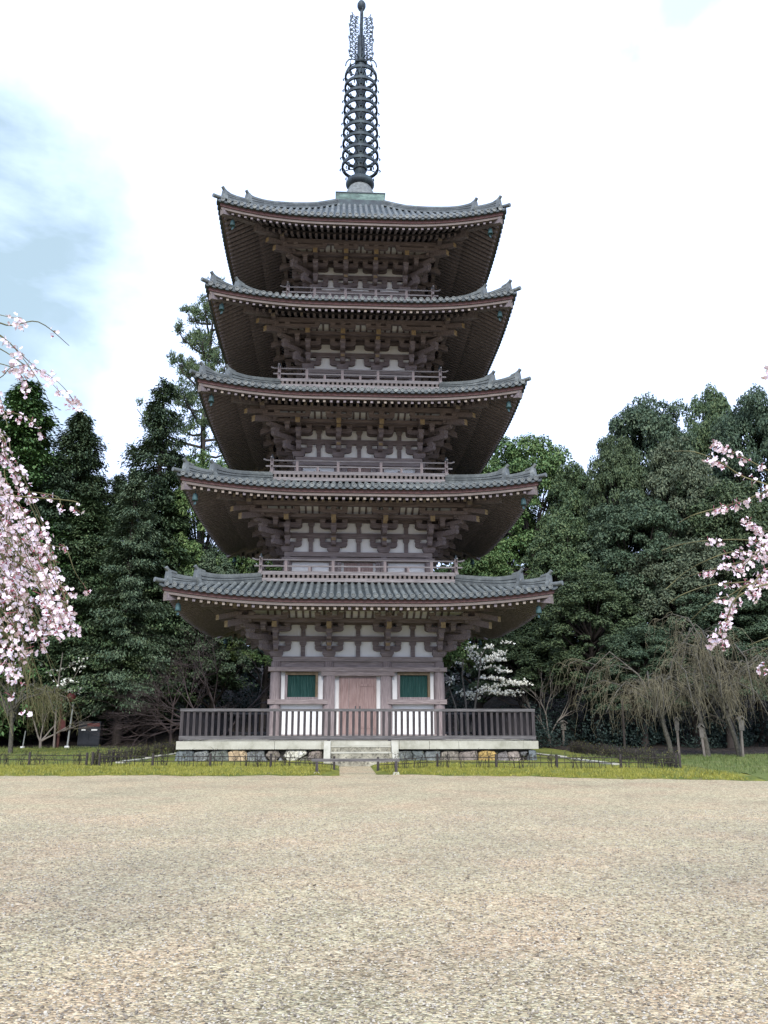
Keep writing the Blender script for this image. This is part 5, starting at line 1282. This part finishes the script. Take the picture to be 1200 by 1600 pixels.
m = MB(); m.box(-0.57, -0.012, -0.325, -0.302, 0.12, 1.02); m.box(0.012, 0.57, -0.325, -0.302, 0.12, 1.02); m.build('doors', [CAB], o)
m = MB(); m.box(-0.12, 0.56, -0.322, -0.303, 1.06, 1.24); m.build('red_stripe', [REDP], o)
m = MB(); m.box(-0.42, -0.20, -0.335, -0.327, 0.84, 0.92); m.box(0.12, 0.44, -0.335, -0.327, 0.84, 0.92); m.build('label_plate', [WHITEP], o)
# fallen leaves on the gravel
LEAFD = flat('dry leaf', (0.055, 0.035, 0.022), 0.8, 0.3)
def dead_leaf():
    m = MB(); pts = [(-0.05, 0, 0.006), (-0.02, 0.022, 0.014), (0.025, 0.018, 0.010), (0.055, 0.0, 0.022), (0.02, -0.02, 0.012), (-0.025, -0.018, 0.008)]
    m.add(pts, [(0, 3, 2, 1), (0, 5, 4, 3)]); m.tube([(0.05, 0, 0.02), (0.08, 0.005, 0.006)], 0.002, sides=3); return m.mesh('fallen_leaf', [LEAFD])
DL = dead_leaf()
for px, py in ((409, 1273), (407, 1319), (438, 1461), (565, 1248), (491, 1384), (468, 1338), (729, 1373), (682, 1276), (250, 1402), (905, 1468)):
    d = pray(px, py); t = -CAM.z/d.z; p = CAM+d*t; o = put(DL, 'fallen_leaf', None, (p.x, p.y, 0.0), rnd.uniform(0, 6)); o.scale = (0.55, 0.55, 0.6); tag(o, 'small dry brown leaf lying on the gravel', 'leaf', 'fallen leaves on the gravel')
# loose pebbles of the nearer gravel
def pebbles():
    r = random.Random(81); m = MB()
    for _ in range(42000):
        d = 4.2+r.random()**1.25*11.0; y = CAM.y+d; x = CAM.x+d*0.055+r.uniform(-1, 1)*(d*0.50+0.3); s_ = r.uniform(0.005, 0.0125)*(1.25 if r.random() < 0.15 else 1); a = r.uniform(0, 6.28); e = r.uniform(0.6, 1.0)
        vs = [(x+math.cos(a+k*1.5708)*s_*(1 if k % 2 else e), y+math.sin(a+k*1.5708)*s_*(1 if k % 2 else e), r.uniform(0, 0.35)*s_) for k in range(4)]
        h = s_*r.uniform(0.5, 0.95); vs += [(x+math.cos(a+0.5)*s_*0.45, y+math.sin(a+0.5)*s_*0.45, h), (x-math.cos(a+0.3)*s_*0.4, y-math.sin(a+0.3)*s_*0.4, h*r.uniform(0.75, 1.1))]
        m.add(vs, [(0, 1, 4), (1, 2, 5, 4), (2, 3, 5), (3, 0, 4, 5)], 0)
    o = m.build('gravel', [petals('gravel stones', ((0.12, 0.10, 0.08), (0.30, 0.26, 0.20), (0.48, 0.435, 0.355)))]); tag(o, 'loose pale pebbles scattered over the nearer gravel', 'gravel', kind='stuff')
pebbles()
# grass and moss tufts
def blades(name, n, pick, h, seed, mt, label):
    r = random.Random(seed); m = MB()
    for _ in range(n):
        x, y = pick(r); z = mz(x, y)
        for _ in range(2):
            a = r.uniform(0, 6.28); w_ = r.uniform(0.006, 0.013); hh = r.uniform(*h); dx, dy = math.cos(a)*w_, math.sin(a)*w_; lx_, ly_ = r.gauss(0, hh*0.45), r.gauss(0, hh*0.45)
            m.add([(x-dx, y-dy, z-0.01), (x+dx, y+dy, z-0.01), (x+lx_, y+ly_, z+hh)], [(0, 1, 2)]); x += r.gauss(0, .03); y += r.gauss(0, .03)
    o = m.build(name, [mt]); tag(o, label, 'grass', kind='stuff')
GR1 = leafmat('moss blades', ((0.075, 0.09, 0.018), (0.19, 0.19, 0.028), (0.32, 0.29, 0.06)), 1.6); GR2 = leafmat('grass blades', ((0.045, 0.075, 0.02), (0.10, 0.135, 0.035), (0.17, 0.18, 0.06)), 0.8)
def pick_plot(r):
    while True:
        x = r.uniform(-13, 10); y = edge_front(x)+abs(r.gauss(0, 2.2))+0.02
        if abs(x+0.18) > path_half(y)+0.05 and y < -6.9: return x, y-(0.12 if r.random() < 0.15 else 0)
blades('moss_tufts', 20000, pick_plot, (0.02, 0.07), 71, GR1, 'yellow-green moss and short grass round the fence')
def pick_far(r):
    if r.random() < 0.5: return r.uniform(-24, -7), r.uniform(-8, 10.5)
    return r.uniform(8.5, 22), r.uniform(-14.5, -2)
blades('grass_tufts', 15000, pick_far, (0.04, 0.13), 72, GR2, 'rough green grass beside the moss plot')
